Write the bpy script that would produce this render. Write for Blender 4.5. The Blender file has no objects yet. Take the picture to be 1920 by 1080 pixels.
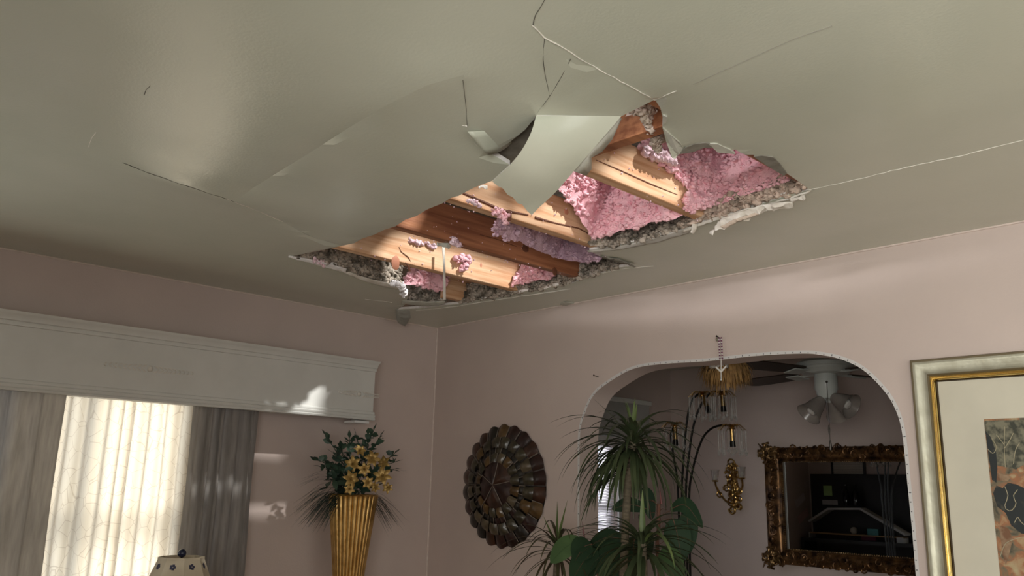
import bpy, bmesh, math, random
import numpy as np
from mathutils import Vector, Matrix, noise
from mathutils.geometry import delaunay_2d_cdt
S = bpy.context.scene
COL = S.collection
PI = math.pi
H = 2.5                                    # ceiling height
# ---------------------------------------------------------------- camera
FPX = 1580.0
CR = Vector((0.6949126138447732, 0.7187332721489849, 0.022780312233117796))
CU = Vector((0.14916616436931515, -0.1750677879087469, 0.9731910013168454))
CF = Vector((-0.7034528516729259, 0.6728846506963516, 0.2288674995067609))
CC = Vector((4.016757583716483, -3.213745217701351, 1.56))
cd = bpy.data.cameras.new('camera'); cam = bpy.data.objects.new('camera', cd); COL.objects.link(cam)
cd.sensor_width = 36; cd.lens = FPX/1920*36; cd.clip_start = .05
cam.matrix_world = Matrix(((CR.x, CU.x, -CF.x, CC.x), (CR.y, CU.y, -CF.y, CC.y), (CR.z, CU.z, -CF.z, CC.z), (0, 0, 0, 1)))
S.camera = cam
# ---------------------------------------------------------------- world, sun, window light, added fill lights, exposure
S.view_settings.view_transform = 'Standard'; S.view_settings.look = 'None'
S.view_settings.gamma = 1; S.view_settings.use_curve_mapping = False
S.view_settings.exposure = 0.0
w = bpy.data.worlds.new('world'); S.world = w; w.use_nodes = True
bg = w.node_tree.nodes['Background']; bg.inputs[0].default_value = (.80, .90, 1, 1); bg.inputs[1].default_value = 1.0
SUN = Vector((-1, -.42, -1.0)).normalized()
def light(name, kind, loc, direction, energy, color, **k):
    l = bpy.data.lights.new(name, kind); l.energy = energy; l.color = color
    for a, v in k.items(): setattr(l, a, v)
    o = bpy.data.objects.new(name, l); COL.objects.link(o); o.location = loc
    o.rotation_euler = Vector(direction).to_track_quat('-Z', 'Y').to_euler()
    return o
light('sun', 'SUN', (3, 0, 6), SUN, 5.5, (1, .97, .93), angle=math.radians(2.0))
light('daylight_right_window', 'AREA', (5.62, -2.1, 1.5), (-1, .3, .14), 14, (1, .93, .80), shape='RECTANGLE', size=1.9, size_y=1.3)
light('daylight_front_window', 'AREA', (4.55, -4.12, 1.62), (-.05, 1, -.04), 52, (1, .97, .90), shape='RECTANGLE', size=1.6, size_y=1.15, spread=math.radians(125))
light('daylight_left_window', 'AREA', (-1.15, -1.2, 1.5), (1, -.7, -.03), 44, (1, .95, .82), shape='RECTANGLE', size=.9, size_y=1.3)
light('left_ceiling_fill', 'AREA', (-.2, -3.45, 1.45), (1, .35, .45), 12, (1, .98, .92), shape='RECTANGLE', size=.8, size_y=1.2, spread=math.radians(150))  # added fill brightening the left ceiling; no window is known there
light('daylight_dining_window', 'AREA', (-.45, 1.55, 1.4), (1, 0, 0), 13, (.95, .95, 1), shape='RECTANGLE', size=.7, size_y=1.0)
light('attic_fill', 'AREA', (2.4, -6.55, 2.75), (.02, 1, 0), 26, (1, .96, .96), shape='RECTANGLE', size=2.2, size_y=.2, spread=math.radians(90))  # added fill for the pink insulation; no vent is known there
# ---------------------------------------------------------------- helpers
def ray(px, py): return CF + CR*((px-960)/FPX) - CU*((py-540)/FPX)
def at(px, py, **k):
    d = ray(px, py); (ax, v), = k.items(); i = 'xyz'.index(ax)
    return CC + d*((v-CC[i])/d[i])
def lerp(a, b, t): return a+(b-a)*t
def plerp(pl, n):                           # resample a polyline to n points
    pl = [Vector(p) for p in pl]; L = [0]
    for a, b in zip(pl, pl[1:]): L.append(L[-1]+(b-a).length)
    out = []; j = 0
    for i in range(n):
        s = L[-1]*i/(n-1)
        while j < len(pl)-2 and L[j+1] < s: j += 1
        t = (s-L[j])/max(1e-9, L[j+1]-L[j]); out.append(pl[j].lerp(pl[j+1], min(1, max(0, t))))
    return out
def smooth_line(pl, n):                     # catmull-rom
    pl = [Vector(p) for p in pl]; q = [pl[0]*2-pl[1]]+pl+[pl[-1]*2-pl[-2]]; out = []
    m = len(pl)-1
    for i in range(n):
        u = i/(n-1)*m; k = min(int(u), m-1); t = u-k; a, b, c, d = q[k:k+4]
        out.append(.5*(2*b+(c-a)*t+(2*a-5*b+4*c-d)*t*t+(3*b-a-3*c+d)*t**3))
    return out
MATS = {}
def mat(name, col, rough=.6, metal=0, col2=None, scale=6, stretch=(1, 1, 1), bump=0, bscale=60, spec=.5, detail=4, trans=0, alpha=1, transl=0, ior=1.45, lo=.35, hi=.65):
    if name in MATS: return MATS[name]
    m = bpy.data.materials.new(name); m.use_nodes = True; nt = m.node_tree; N = nt.nodes; L = nt.links
    b = N['Principled BSDF']; b.inputs['Roughness'].default_value = rough; b.inputs['Metallic'].default_value = metal
    b.inputs['Specular IOR Level'].default_value = spec; b.inputs['IOR'].default_value = ior
    b.inputs['Transmission Weight'].default_value = trans; b.inputs['Alpha'].default_value = alpha
    b.inputs['Base Color'].default_value = (*col, 1)
    tc = N.new('ShaderNodeTexCoord'); mp = N.new('ShaderNodeMapping'); L.new(tc.outputs['Object'], mp.inputs[0]); mp.inputs['Scale'].default_value = stretch
    c2 = col2 or tuple(x*.86 for x in col)
    nz = N.new('ShaderNodeTexNoise'); nz.inputs['Scale'].default_value = scale; nz.inputs['Detail'].default_value = detail; L.new(mp.outputs[0], nz.inputs[0])
    rp = N.new('ShaderNodeValToRGB'); rp.color_ramp.elements[0].position = lo; rp.color_ramp.elements[1].position = hi
    rp.color_ramp.elements[0].color = (*c2, 1); rp.color_ramp.elements[1].color = (*col, 1)
    L.new(nz.outputs[0], rp.inputs[0]); L.new(rp.outputs[0], b.inputs['Base Color'])
    if bump:
        n2 = N.new('ShaderNodeTexNoise'); n2.inputs['Scale'].default_value = bscale; n2.inputs['Detail'].default_value = 5; L.new(mp.outputs[0], n2.inputs[0])
        bp = N.new('ShaderNodeBump'); bp.inputs['Strength'].default_value = bump; bp.inputs['Distance'].default_value = .01
        L.new(n2.outputs[0], bp.inputs['Height']); L.new(bp.outputs[0], b.inputs['Normal'])
    if transl:
        tb = N.new('ShaderNodeBsdfTranslucent'); L.new(rp.outputs[0], tb.inputs[0]); mx = N.new('ShaderNodeMixShader'); mx.inputs[0].default_value = transl
        L.new(b.outputs[0], mx.inputs[1]); L.new(tb.outputs[0], mx.inputs[2]); L.new(mx.outputs[0], N['Material Output'].inputs[0])
    m['rp'] = rp.name; MATS[name] = m
    return m
ORG = {}
class MB:
    def __init__(s): s.v = []; s.f = []; s.m = []
    def add(s, vs, fs, mi=0):
        o = len(s.v); s.v += [Vector(p) for p in vs]; s.f += [tuple(i+o for i in f) for f in fs]; s.m += [mi]*len(fs); return s
    def box(s, x0, x1, y0, y1, z0, z1, mi=0):
        return s.add([(x, y, z) for z in (z0, z1) for y in (y0, y1) for x in (x0, x1)], [(0, 2, 3, 1), (4, 5, 7, 6), (0, 1, 5, 4), (2, 6, 7, 3), (0, 4, 6, 2), (1, 3, 7, 5)], mi)
    def obox(s, c, ax, ay, az, mi=0):       # centre and three half-axes
        c = Vector(c); ax, ay, az = Vector(ax), Vector(ay), Vector(az)
        return s.add([c+ax*i+ay*j+az*k for k in (-1, 1) for j in (-1, 1) for i in (-1, 1)], [(0, 2, 3, 1), (4, 5, 7, 6), (0, 1, 5, 4), (2, 6, 7, 3), (0, 4, 6, 2), (1, 3, 7, 5)], mi)
    def tube(s, pts, r, n=8, mi=0, cap=True):
        pts = [Vector(p) for p in pts]; rr = r if isinstance(r, (list, tuple)) else [r]*len(pts)
        vs = []; fs = []; up = None
        for i, p in enumerate(pts):
            t = (pts[min(i+1, len(pts)-1)]-pts[max(i-1, 0)]).normalized()
            if up is None: up = t.orthogonal()
            a = (up-t*up.dot(t)); a = a.normalized() if a.length > 1e-6 else t.orthogonal().normalized(); up = a; b = t.cross(a)
            vs += [p+(a*math.cos(2*PI*k/n)+b*math.sin(2*PI*k/n))*rr[i] for k in range(n)]
        for i in range(len(pts)-1):
            fs += [(i*n+k, i*n+(k+1) % n, (i+1)*n+(k+1) % n, (i+1)*n+k) for k in range(n)]
        if cap: fs += [tuple(range(n))[::-1], tuple(range((len(pts)-1)*n, len(pts)*n))]
        return s.add(vs, fs, mi)
    def lathe(s, prof, n=24, c=(0, 0, 0), M=None, mi=0, mod=None, cap=False):
        vs = []; c = Vector(c)
        for j, (r, z) in enumerate(prof):
            for k in range(n):
                a = 2*PI*k/n; q = r*(mod(a, j) if mod else 1); p = Vector((q*math.cos(a), q*math.sin(a), z)); vs.append(c+(M@p if M else p))
        fs = [(j*n+k, j*n+(k+1) % n, (j+1)*n+(k+1) % n, (j+1)*n+k) for j in range(len(prof)-1) for k in range(n)]
        if cap: fs += [tuple(range(n))[::-1], tuple(range((len(prof)-1)*n, len(prof)*n))]
        return s.add(vs, fs, mi)
    def blob(s, c, r, seed=0, sub=1, amp=.35, sq=(1, 1, 1), mi=0):
        vs, fs = ICO[sub]; rnd = random.Random(seed); c = Vector(c)
        return s.add([c+Vector((p.x*sq[0], p.y*sq[1], p.z*sq[2]))*r*(1+amp*(rnd.random()*2-1)) for p in vs], fs, mi)
    def leaf(s, pts, wid, side=None, fold=.25, mi=0):   # ribbon with a mid rib; wid = list of half widths
        pts = [Vector(p) for p in pts]; vs = []; fs = []
        for i, p in enumerate(pts):
            t = (pts[min(i+1, len(pts)-1)]-pts[max(i-1, 0)]).normalized()
            sd = side.copy() if side else t.cross(Vector((0, 0, 1)))
            if sd.length < 1e-3: sd = t.orthogonal()
            sd = (sd-t*sd.dot(t)).normalized(); nn = sd.cross(t)
            vs += [p-sd*wid[i]+nn*wid[i]*fold, p, p+sd*wid[i]+nn*wid[i]*fold]
        for i in range(len(pts)-1):
            a = i*3; fs += [(a, a+1, a+4, a+3), (a+1, a+2, a+5, a+4)]
        return s.add(vs, fs, mi)
    def build(s, name, mats, parent=None, loc=None, smooth=True, sharp=40, bevel=0, kind=None, solid=0):
        me = bpy.data.meshes.new(name); o = bpy.data.objects.new(name, me); COL.objects.link(o)
        org = ORG[parent] if parent else Vector(loc or (0, 0, 0)); ORG[o] = org
        me.from_pydata([tuple(p-org) for p in s.v], [], s.f)
        for m in (mats if isinstance(mats, (list, tuple)) else [mats]): me.materials.append(m)
        me.polygons.foreach_set('material_index', s.m)
        if smooth:
            me.polygons.foreach_set('use_smooth', [True]*len(s.f))
            me.set_sharp_from_angle(angle=math.radians(sharp))
        me.update()
        if parent: o.parent = parent
        else: o.location = org
        if bevel:
            b = o.modifiers.new('bevel', 'BEVEL'); b.width = bevel; b.segments = 2; b.limit_method = 'ANGLE'
        if solid:
            b = o.modifiers.new('solid', 'SOLIDIFY'); b.thickness = solid; b.offset = 0
        if kind: o['kind'] = kind
        return o
def ico(sub):
    bm = bmesh.new(); bmesh.ops.create_icosphere(bm, subdivisions=sub, radius=1); vs = [v.co.copy() for v in bm.verts]; fs = [tuple(v.index for v in f.verts) for f in bm.faces]; bm.free(); return vs, fs
ICO = {0: ico(1), 1: ico(2), 2: ico(3)}
def tag(o, label, cat, group=None, kind=None):
    o['label'] = label; o['category'] = cat
    if group: o['group'] = group
    if kind: o['kind'] = kind
    return o
def thing(name, label, cat, loc, group=None):
    o = bpy.data.objects.new(name, None); COL.objects.link(o); o.location = loc; o.empty_display_size = .05
    ORG[o] = Vector(loc); return tag(o, label, cat, group)
# ---------------------------------------------------------------- materials
M_ceil = mat('ceiling_paint', (.60, .63, .53), .22, col2=(.56, .595, .495), scale=2.5, bump=.05, bscale=140, spec=.75)
M_core = mat('gypsum_core', (.86, .85, .83), .9, col2=(.70, .68, .64), scale=40, bump=.4, bscale=90)
M_paper = mat('drywall_paper', (.30, .27, .22), .9, col2=(.22, .20, .16), scale=20, bump=.2)
M_pink = mat('pink_wall_paint', (.60, .505, .46), .55, col2=(.565, .475, .435), scale=3, bump=.08, bscale=120)
M_caulk = mat('caulk', (.72, .62, .56), .6, scale=30)
M_white = mat('white_paint', (.66, .67, .64), .4, col2=(.62, .63, .60), scale=8)
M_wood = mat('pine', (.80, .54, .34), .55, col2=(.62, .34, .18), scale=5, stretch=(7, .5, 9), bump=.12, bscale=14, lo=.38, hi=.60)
M_wood2 = mat('dark_red_pine', (.46, .20, .095), .45, col2=(.28, .105, .05), scale=5, stretch=(7, .5, 9), bump=.12, bscale=14, lo=.38, hi=.62)  # darker, redder tone of the pine
M_pinkins = mat('pink_insulation', (.93, .58, .63), .95, col2=(.86, .45, .52), scale=24, bump=.5, bscale=120, lo=.25, hi=.55, spec=.1)
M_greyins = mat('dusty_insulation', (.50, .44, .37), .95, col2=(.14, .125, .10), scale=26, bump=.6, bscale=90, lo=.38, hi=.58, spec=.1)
M_floor = mat('oak_floor', (.34, .22, .12), .4, col2=(.22, .13, .07), scale=4, stretch=(1, 8, 1))
M_roof = mat('roof_deck', (.20, .13, .08), .8, col2=(.12, .08, .05), scale=4, stretch=(1, 8, 1))
M_crackw = mat('crack_white', (.85, .83, .76), .8); M_crackd = mat('crack_dark', (.10, .095, .08), .9)
M_gold = mat('gold_leaf', (.72, .50, .20), .30, 1, col2=(.50, .31, .10), scale=25, bump=.05)
M_brass = mat('brass', (.62, .42, .16), .28, 1, col2=(.35, .22, .08), scale=30)
M_black = mat('black_metal', (.015, .014, .013), .4, .6)
M_glass = mat('clear_glass', (.95, .96, .96), .04, trans=.9, col2=(.9, .92, .92), alpha=.55)
# ================================================================ room shell
def plane_wall(name, poly, holes, frame, thick, m, kind='structure', extra=None):
    """flat wall with openings: poly/holes are (u,v) loops, frame maps (u,v,d) to a point, d runs through the thickness"""
    vs = [Vector(p) for p in poly]; es = [(i, (i+1) % len(poly)) for i in range(len(poly))]
    for h in holes:
        o = len(vs); vs += [Vector(p) for p in h]; es += [(o+i, o+(i+1) % len(h)) for i in range(len(h))]
    ov, oe, of = delaunay_2d_cdt(vs, es, [], 0, 1e-6)[:3]
    def inside(p, loop):
        c = False; n = len(loop)
        for i in range(n):
            (x1, y1), (x2, y2) = loop[i], loop[(i+1) % n]
            if (y1 > p[1]) != (y2 > p[1]) and p[0] < (x2-x1)*(p[1]-y1)/(y2-y1)+x1: c = not c
        return c
    tri = [f for f in of if inside(sum((ov[i] for i in f), Vector((0, 0)))/3, poly) and not any(inside(sum((ov[i] for i in f), Vector((0, 0)))/3, h) for h in holes)]
    mb = MB(); n = len(ov)
    mb.add([frame(p.x, p.y, 0) for p in ov]+[frame(p.x, p.y, thick) for p in ov], [])
    cnt = {}
    for f in tri:
        mb.f.append(tuple(f)); mb.m.append(0); mb.f.append(tuple(i+n for i in reversed(f))); mb.m.append(0)
        for a, b in zip(f, f[1:]+f[:1]): cnt[(a, b)] = 1
    for (a, b) in cnt:
        if (b, a) not in cnt: mb.f.append((b, a, a+n, b+n)); mb.m.append(0)
    return mb.build(name, m, kind=kind, smooth=True, sharp=25)
RX, FY, DX, DY = 5.5, -4.0, 4.4, 2.42
arch_px = [(1088, 812), (1096, 778), (1113, 741), (1143, 716), (1186, 692), (1237, 683), (1301, 679), (1340, 676), (1422, 667), (1507, 663), (1541, 666), (1575, 673), (1613, 690), (1643, 716), (1669, 748), (1686, 786), (1694, 829), (1703, 897)]
arch = [at(x, y, y=0) for x, y in arch_px]
arch = [Vector((1.174, 0, 0)), Vector((1.174, 0, 1.55))]+smooth_line([Vector((1.174, 0, 1.65))]+arch[:-1]+[Vector((2.757, 0, 1.6))], 60)+[Vector((2.76, 0, 1.45)), Vector((2.76, 0, 0))]
plane_wall('wall_back', [(0, 0), (RX, 0), (RX, H), (0, H)], [[(p.x, p.z-.0) if 0 < i < len(arch)-1 else (p.x, -.2) for i, p in enumerate(arch)]], lambda u, v, d: (u, d, v), .14, M_pink)
LW = (-2.75, -1.45, .75, 1.97)              # living room left window: y0 y1 z0 z1
DW = (1.20, 1.74, .95, 1.90)                # dining window
rect = lambda a: [(a[0], a[2]), (a[1], a[2]), (a[1], a[3]), (a[0], a[3])]
plane_wall('wall_left', [(FY, 0), (0, 0), (0, H), (FY, H)], [rect(LW), rect((-3.9, -3.0, .8, 2.1))], lambda u, v, d: (-d, u, v), .14, M_pink)  # second opening is added for the left ceiling fill light
plane_wall('wall_right', [(FY, 0), (0, 0), (0, H), (FY, H)], [[(-3.05, .85), (-1.15, .85), (-1.15, 2.15), (-3.05, 2.15)]], lambda u, v, d: (RX+d, u, v), .12, M_pink)
plane_wall('wall_front', [(0, 0), (RX, 0), (RX, H), (0, H)], [[(3.75, .75), (5.35, .75), (5.35, 2.2), (3.75, 2.2)]], lambda u, v, d: (u, FY-d, v), .12, M_pink)
plane_wall('wall_dining_left', [(.14, 0), (DY, 0), (DY, H), (.14, H)], [rect(DW)], lambda u, v, d: (-d, u, v), .14, M_pink)
plane_wall('wall_dining_back', [(0, 0), (DX, 0), (DX, H), (0, H)], [], lambda u, v, d: (u, DY+d, v), .12, M_pink)
plane_wall('wall_dining_right', [(.14, 0), (DY, 0), (DY, H), (.14, H)], [], lambda u, v, d: (DX+d, u, v), .12, M_pink)
MB().box(-.14, RX+.12, FY-.12, DY+.12, -.1, 0).build('floor', M_floor, kind='structure')
MB().box(0, DX, .14, DY, H, H+.02).build('ceiling_dining', M_ceil, kind='structure')
# --- paper tape strip with printed ticks round the arch
mt = bpy.data.materials.new('ticked_tape'); mt.use_nodes = True; nt = mt.node_tree; N = nt.nodes; L = nt.links
b = N['Principled BSDF']; b.inputs['Roughness'].default_value = .6
uvn = N.new('ShaderNodeAttribute'); uvn.attribute_name = 'along'; uvn.attribute_type = 'GEOMETRY'
def tnode(op, a, bb):
    n = N.new('ShaderNodeMath'); n.operation = op
    for i, x in enumerate((a, bb)):
        if isinstance(x, (int, float)): n.inputs[i].default_value = x
        elif x is not None: L.new(x, n.inputs[i])
    return n.outputs[0]
sp = N.new('ShaderNodeSeparateXYZ'); L.new(uvn.outputs['Vector'], sp.inputs[0])
fr = tnode('FRACT', tnode('MULTIPLY', sp.outputs[0], 30.0), None); tk = tnode('LESS_THAN', fr, .12)
nz = N.new('ShaderNodeTexNoise'); nz.noise_dimensions = '1D'; nz.inputs['Scale'].default_value = 24; L.new(sp.outputs[0], nz.inputs['W'])
lim = tnode('MULTIPLY', nz.outputs[0], 1.15); inn = tnode('LESS_THAN', sp.outputs[1], lim); inn2 = tnode('GREATER_THAN', sp.outputs[1], .2)
f = tnode('MULTIPLY', tnode('MULTIPLY', tk, inn), inn2)
mx = N.new('ShaderNodeMix'); mx.data_type = 'RGBA'; mx.inputs[6].default_value = (.62, .61, .60, 1); mx.inputs[7].default_value = (.12, .12, .13, 1); L.new(f, mx.inputs[0]); L.new(mx.outputs[2], b.inputs['Base Color'])
tp = MB(); al = []; s_ = 0
dn = plerp(arch, 240)
for i, p in enumerate(dn):
    a, c = dn[max(0, i-1)], dn[min(len(dn)-1, i+1)]; t = (c-a).normalized(); nrm = Vector((-t.z, 0, t.x))
    if i: s_ += (p-dn[i-1]).length
    wdt = .013
    tp.v += [p+Vector((0, -.0015, 0)), p+nrm*wdt+Vector((0, -.0015, 0))]; al += [(s_, 0, 0), (s_, 1, 0)]
    if i: q = 2*i; tp.f.append((q-2, q, q+1, q-1)); tp.m.append(0)
o = tp.build('trim_1', mt, kind='structure', smooth=False)
at_ = o.data.attributes.new('along', 'FLOAT_VECTOR', 'POINT'); at_.data.foreach_set('vector', [c for a in al for c in a])
# --- caulk beads in the corners
cb = MB()
cb.tube([(.002, -.002, 0), (.002, -.002, H)], .005, 6).tube([(0, -.002, H-.002), (RX, -.002, H-.002)], .005, 6).tube([(.002, 0, H-.002), (.002, FY, H-.002)], .005, 6)
cb.build('trim_2', M_caulk, kind='structure')
# ================================================================ ceiling
hole_px = [(542, 481, 0), (600, 470, .0), (640, 461, .02), (664, 456, .035), (680, 447, .04), (702, 440, .05), (720, 431, .06), (742, 424, .07), (760, 412, .08), (781, 405, .09), (800, 393, .10), (830, 381, .11), (845, 371, .115), (860, 367, .12), (890, 351, .12), (923, 339, .12), (956, 309, .11), (921, 288, .09), (955, 267, .08), (985, 243, .07), (1005, 217, .06), (1085, 217, .045), (1165, 218, .03), (1195, 203, .015), (1228, 187, 0), (1238, 202, 0), (1243, 222, 0), (1242, 240, 0), (1250, 268, 0.005), (1260, 296, .02), (1266, 298, .02), (1273, 288, 0.005), (1285, 279, 0), (1305, 271, 0), (1322, 267, 0), (1336, 269, 0), (1346, 278, 0), (1380, 281, 0), (1398, 290, 0), (1412, 290, 0), (1432, 301, 0), (1452, 309, 0), (1475, 325, 0), (1500, 342, 0), (1517, 355, 0), (1500, 361, 0), (1480, 364, 0), (1455, 374, 0), (1420, 384, 0), (1395, 396, 0), (1360, 402, 0), (1330, 415, 0), (1300, 421, 0), (1270, 433, 0), (1240, 440, 0), (1210, 450, 0), (1180, 455, 0), (1150, 463, 0), (1105, 470, 0), (1127, 482, 0), (1155, 488, 0), (1188, 498, 0), (1150, 503, 0), (1120, 515, 0), (1092, 524, 0), (1070, 532, 0), (1040, 536, 0), (1010, 545, 0), (985, 546, 0), (960, 552, 0), (930, 560, 0), (900, 562, 0), (870, 569, 0), (835, 572, 0), (790, 578, 0), (745, 580, 0), (760, 571, 0), (765, 556, .01), (751, 541, .01), (725, 532, .005), (700, 526, 0), (675, 515, 0), (650, 507, 0), (625, 497, 0), (600, 493, 0), (570, 487, 0)]
V2 = lambda p: Vector((p[0], p[1]))
def cpt(px, py, d): q = at(px, py, z=H-d); return q.x, q.y, d
cv = []; ce = []; fixed = {}
def addv(x, y, d):
    cv.append(Vector((x, y))); fixed[len(cv)-1] = d; return len(cv)-1
idx = {}
def addp(px, py, d):
    k = (px, py)
    if k not in idx: idx[k] = addv(*cpt(px, py, d))
    return idx[k]
seg_done = {}
def line(pts, closed=False, step=.028):
    ids = []; q = list(pts)+([pts[0]] if closed else [])
    for p, r in zip(q, q[1:]):
        a, b = addp(*p), addp(*r); n = max(1, int((cv[a]-cv[b]).length/step)); ch = [a]
        if (b, a) in seg_done: ids += seg_done[(b, a)][::-1][:-1]; continue
        for k in range(1, n): t = k/n; ch.append(addv(lerp(cv[a].x, cv[b].x, t), lerp(cv[a].y, cv[b].y, t), lerp(p[2], r[2], t)))
        ch.append(b); seg_done[(a, b)] = ch
        for u, v in zip(ch, ch[1:]): ce.append((u, v))
        ids += ch[:-1]
    if not closed: ids.append(idx[q[-1][:2]])
    return ids
nb = 40
rectv = []
per = [(0, FY+(-FY)*i/nb) for i in range(nb)]+[(RX*i/nb, 0) for i in range(nb)]+[(RX, FY*i/nb) for i in range(nb)]+[(RX-RX*i/nb, FY) for i in range(nb)]
rectv = [addv(x, y, 0) for x, y in per]
for i in range(len(rectv)): ce.append((rectv[i], rectv[(i+1) % len(rectv)]))
hid = line(hole_px, True)
crease = [(0, 235, 0), (90, 262, 0.005), (165, 285, 0.015), (230, 305, 0.035), (280, 325, 0.055), (340, 345, 0.07), (390, 363, 0.07), (440, 378, .065), (480, 393, .05), (530, 415, .03), (575, 441, .025), (640, 461, .02)]
cr_ids = line(crease)
ridge = [(440, 378, .065), (475, 352, .05), (510, 330, .055), (580, 287, .065), (650, 242, .07), (720, 200, .075), (800, 160, .07), (870, 140, .06)]
tear = [(870, 140, .06), (876, 190, .065), (876, 236, .075), (921, 288, .09)]
rd_ids = line(ridge); line(tear); line([(876, 236, .075), (940, 226, .08), (1005, 217, .06)])
line([(1005, 217, .06), (1018, 198, .055), (1031, 180, .05), (1022, 140, .035), (1018, 110, .02), (1021, 70, .008)])
line([(1031, 180, .05), (1052, 145, .02), (1070, 110, .008)])
line([(1020, 0, 0), (1004, 28, 0), (999, 48, 0), (1021, 70, .008), (1060, 92, .004), (1100, 117, .003), (1150, 145, .001), (1190, 167, 0), (1228, 187, 0)])
line([(1242, 240, 0), (1272, 262, .006), (1285, 279, 0)])
gs = .04; CVA = np.array([tuple(p) for p in cv])
for i in range(1, int(RX/gs)):
    for j in range(1, int(-FY/gs)):
        x, y = i*gs+(.5*gs if j % 2 else 0), -j*gs
        if x < 4.4 and y > -4.2 or (i % 4 == 0 and j % 4 == 0):
            if ((CVA[:, 0]-x)**2+(CVA[:, 1]-y)**2).min() > .018**2: cv.append(Vector((x, y)))
ov, oe, of, om = delaunay_2d_cdt(cv, ce, [], 0, 1e-5)[:4]
def pip(p, loop):
    c = False; n = len(loop)
    for i in range(n):
        x1, y1 = loop[i]; x2, y2 = loop[(i+1) % n]
        if (y1 > p[1]) != (y2 > p[1]) and p[0] < (x2-x1)*(p[1]-y1)/(y2-y1)+x1: c = not c
    return c
hloop = [tuple(cv[i]) for i in hid]
sl = [idx[k] for k in [(440, 378), (475, 352), (510, 330), (580, 287), (650, 242), (720, 200), (800, 160), (870, 140), (876, 190), (876, 236), (921, 288), (956, 309), (923, 339), (890, 351), (860, 367), (845, 371), (830, 381), (800, 393), (781, 405), (760, 412), (742, 424), (720, 431), (702, 440), (680, 447), (664, 456), (640, 461), (575, 441), (530, 415), (480, 393)]]
sloop = [tuple(cv[i]) for i in sl]
cen = lambda f: (sum(ov[i].x for i in f)/len(f), sum(ov[i].y for i in f)/len(f))
tris = [f for f in of if not pip(cen(f), hloop) and 0 < cen(f)[0] < RX and FY < cen(f)[1] < 0]
nv = len(ov); dd = np.zeros(nv); fx = np.zeros(nv, bool)
for i, origs in enumerate(om):
    for q in origs:
        if q in fixed: dd[i] = max(dd[i], fixed[q]); fx[i] = True
ed = np.array(list({tuple(sorted(e)) for f in tris for e in zip(f, f[1:]+f[:1])}))
deg = np.bincount(ed.ravel(), minlength=nv).clip(1)
for it in range(900):
    acc = np.zeros(nv)
    acc += np.bincount(ed[:, 0], dd[ed[:, 1]], nv); acc += np.bincount(ed[:, 1], dd[ed[:, 0]], nv)
    dd = np.where(fx, dd, acc/deg)
hard = np.zeros(nv, bool)                   # vertices that stay put while the sheet relaxes
keep = set(hid)|set(rectv)|set(cr_ids[len(cr_ids)//4:])|set(rd_ids)
for i, origs in enumerate(om):
    if any(q in keep for q in origs): hard[i] = True
for it in range(60):
    acc = np.bincount(ed[:, 0], dd[ed[:, 1]], nv)+np.bincount(ed[:, 1], dd[ed[:, 0]], nv)
    dd = np.where(hard, dd, .4*dd+.6*acc/deg)
dnoise = [max(0, 0.003+0.004*noise.noise(Vector((p.x*1.7, p.y*1.7, 3)))) for p in ov]
zz = [H-dd[i]-(0 if hard[i] else dnoise[i]*min(1, 8*p.x, 8*abs(p.y))) for i, p in enumerate(ov)]
OVA = np.array([(p.x, p.y) for p in ov])
def ceil_z(x, y):
    r = ((OVA-np.array([x, y]))**2).sum(1); k = np.argsort(r)[:4]; ww = 1/(r[k]+1e-6); return float((np.array(zz)[k]*ww).sum()/ww.sum())
def on_ceil(px, py):
    z = H
    for _ in range(4): q = at(px, py, z=z); z = ceil_z(q.x, q.y)
    return at(px, py, z=z)
def sheet(tr, th=.0125):
    mb = MB(); use = sorted({i for f in tr for i in f}); mp = {k: j for j, k in enumerate(use)}; n = len(use)
    mb.v = [Vector((ov[k].x, ov[k].y, zz[k])) for k in use]+[Vector((ov[k].x, ov[k].y, zz[k]+th)) for k in use]
    ee = set()
    for f in tr:
        g = [mp[i] for i in f]
        a, b, c = (mb.v[i] for i in g[:3])
        if (b-a).cross(c-a).z > 0: g = g[::-1]
        mb.f.append(tuple(g)); mb.m.append(0); mb.f.append(tuple(i+n for i in reversed(g))); mb.m.append(2)
        for x in zip(g, g[1:]+g[:1]): ee.add(x)
    for (a, b) in ee:
        if (b, a) not in ee: mb.f.append((b, a, a+n, b+n)); mb.m.append(1)
    return mb
t_in = [f for f in tris if pip(cen(f), sloop)]; t_out = [f for f in tris if not pip(cen(f), sloop)]
ceiling = sheet(t_out).build('ceiling', [M_ceil, M_core, M_paper], kind='structure', sharp=8)
sag = sheet(t_in).build('ceiling_panel', [M_ceil, M_core, M_paper], sharp=8, loc=(1.6, -1.7, H))
tag(sag, 'large sagging grey drywall sheet drooping beside the hole in the ceiling', 'ceiling panel')
# cracks: thin raised lips of filler and dark splits
rc = random.Random(4)
def crack(px, r, m, jit=1.0, name='crack'):
    pts = []
    for (x0, y0), (x1, y1) in zip(px, px[1:]):
        n = max(2, int(math.hypot(x1-x0, y1-y0)/14))
        for k in range(n): t = k/n; pts.append((lerp(x0, x1, t)+rc.uniform(-jit, jit), lerp(y0, y1, t)+rc.uniform(-jit, jit)))
    pts.append(px[-1]); P = [on_ceil(*p)-Vector((0, 0, .0006)) for p in pts]
    mb = MB(); mb.tube(P, [max(.0006, r*.62*rc.uniform(.25, 1.25)) for _ in P], 5); return mb.build(name, m, ceiling)
crack([(999, 48), (1021, 70), (1060, 92), (1100, 117), (1150, 145), (1190, 167), (1228, 187)], .0022, M_crackw)
crack([(1228, 187), (1268, 170)], .0022, M_crackw)
crack([(1022, 0), (1004, 28), (999, 48)], .0013, M_crackd)
crack([(1021, 70), (1018, 110), (1022, 140), (1031, 180)], .001, M_crackd, .3)
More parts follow.
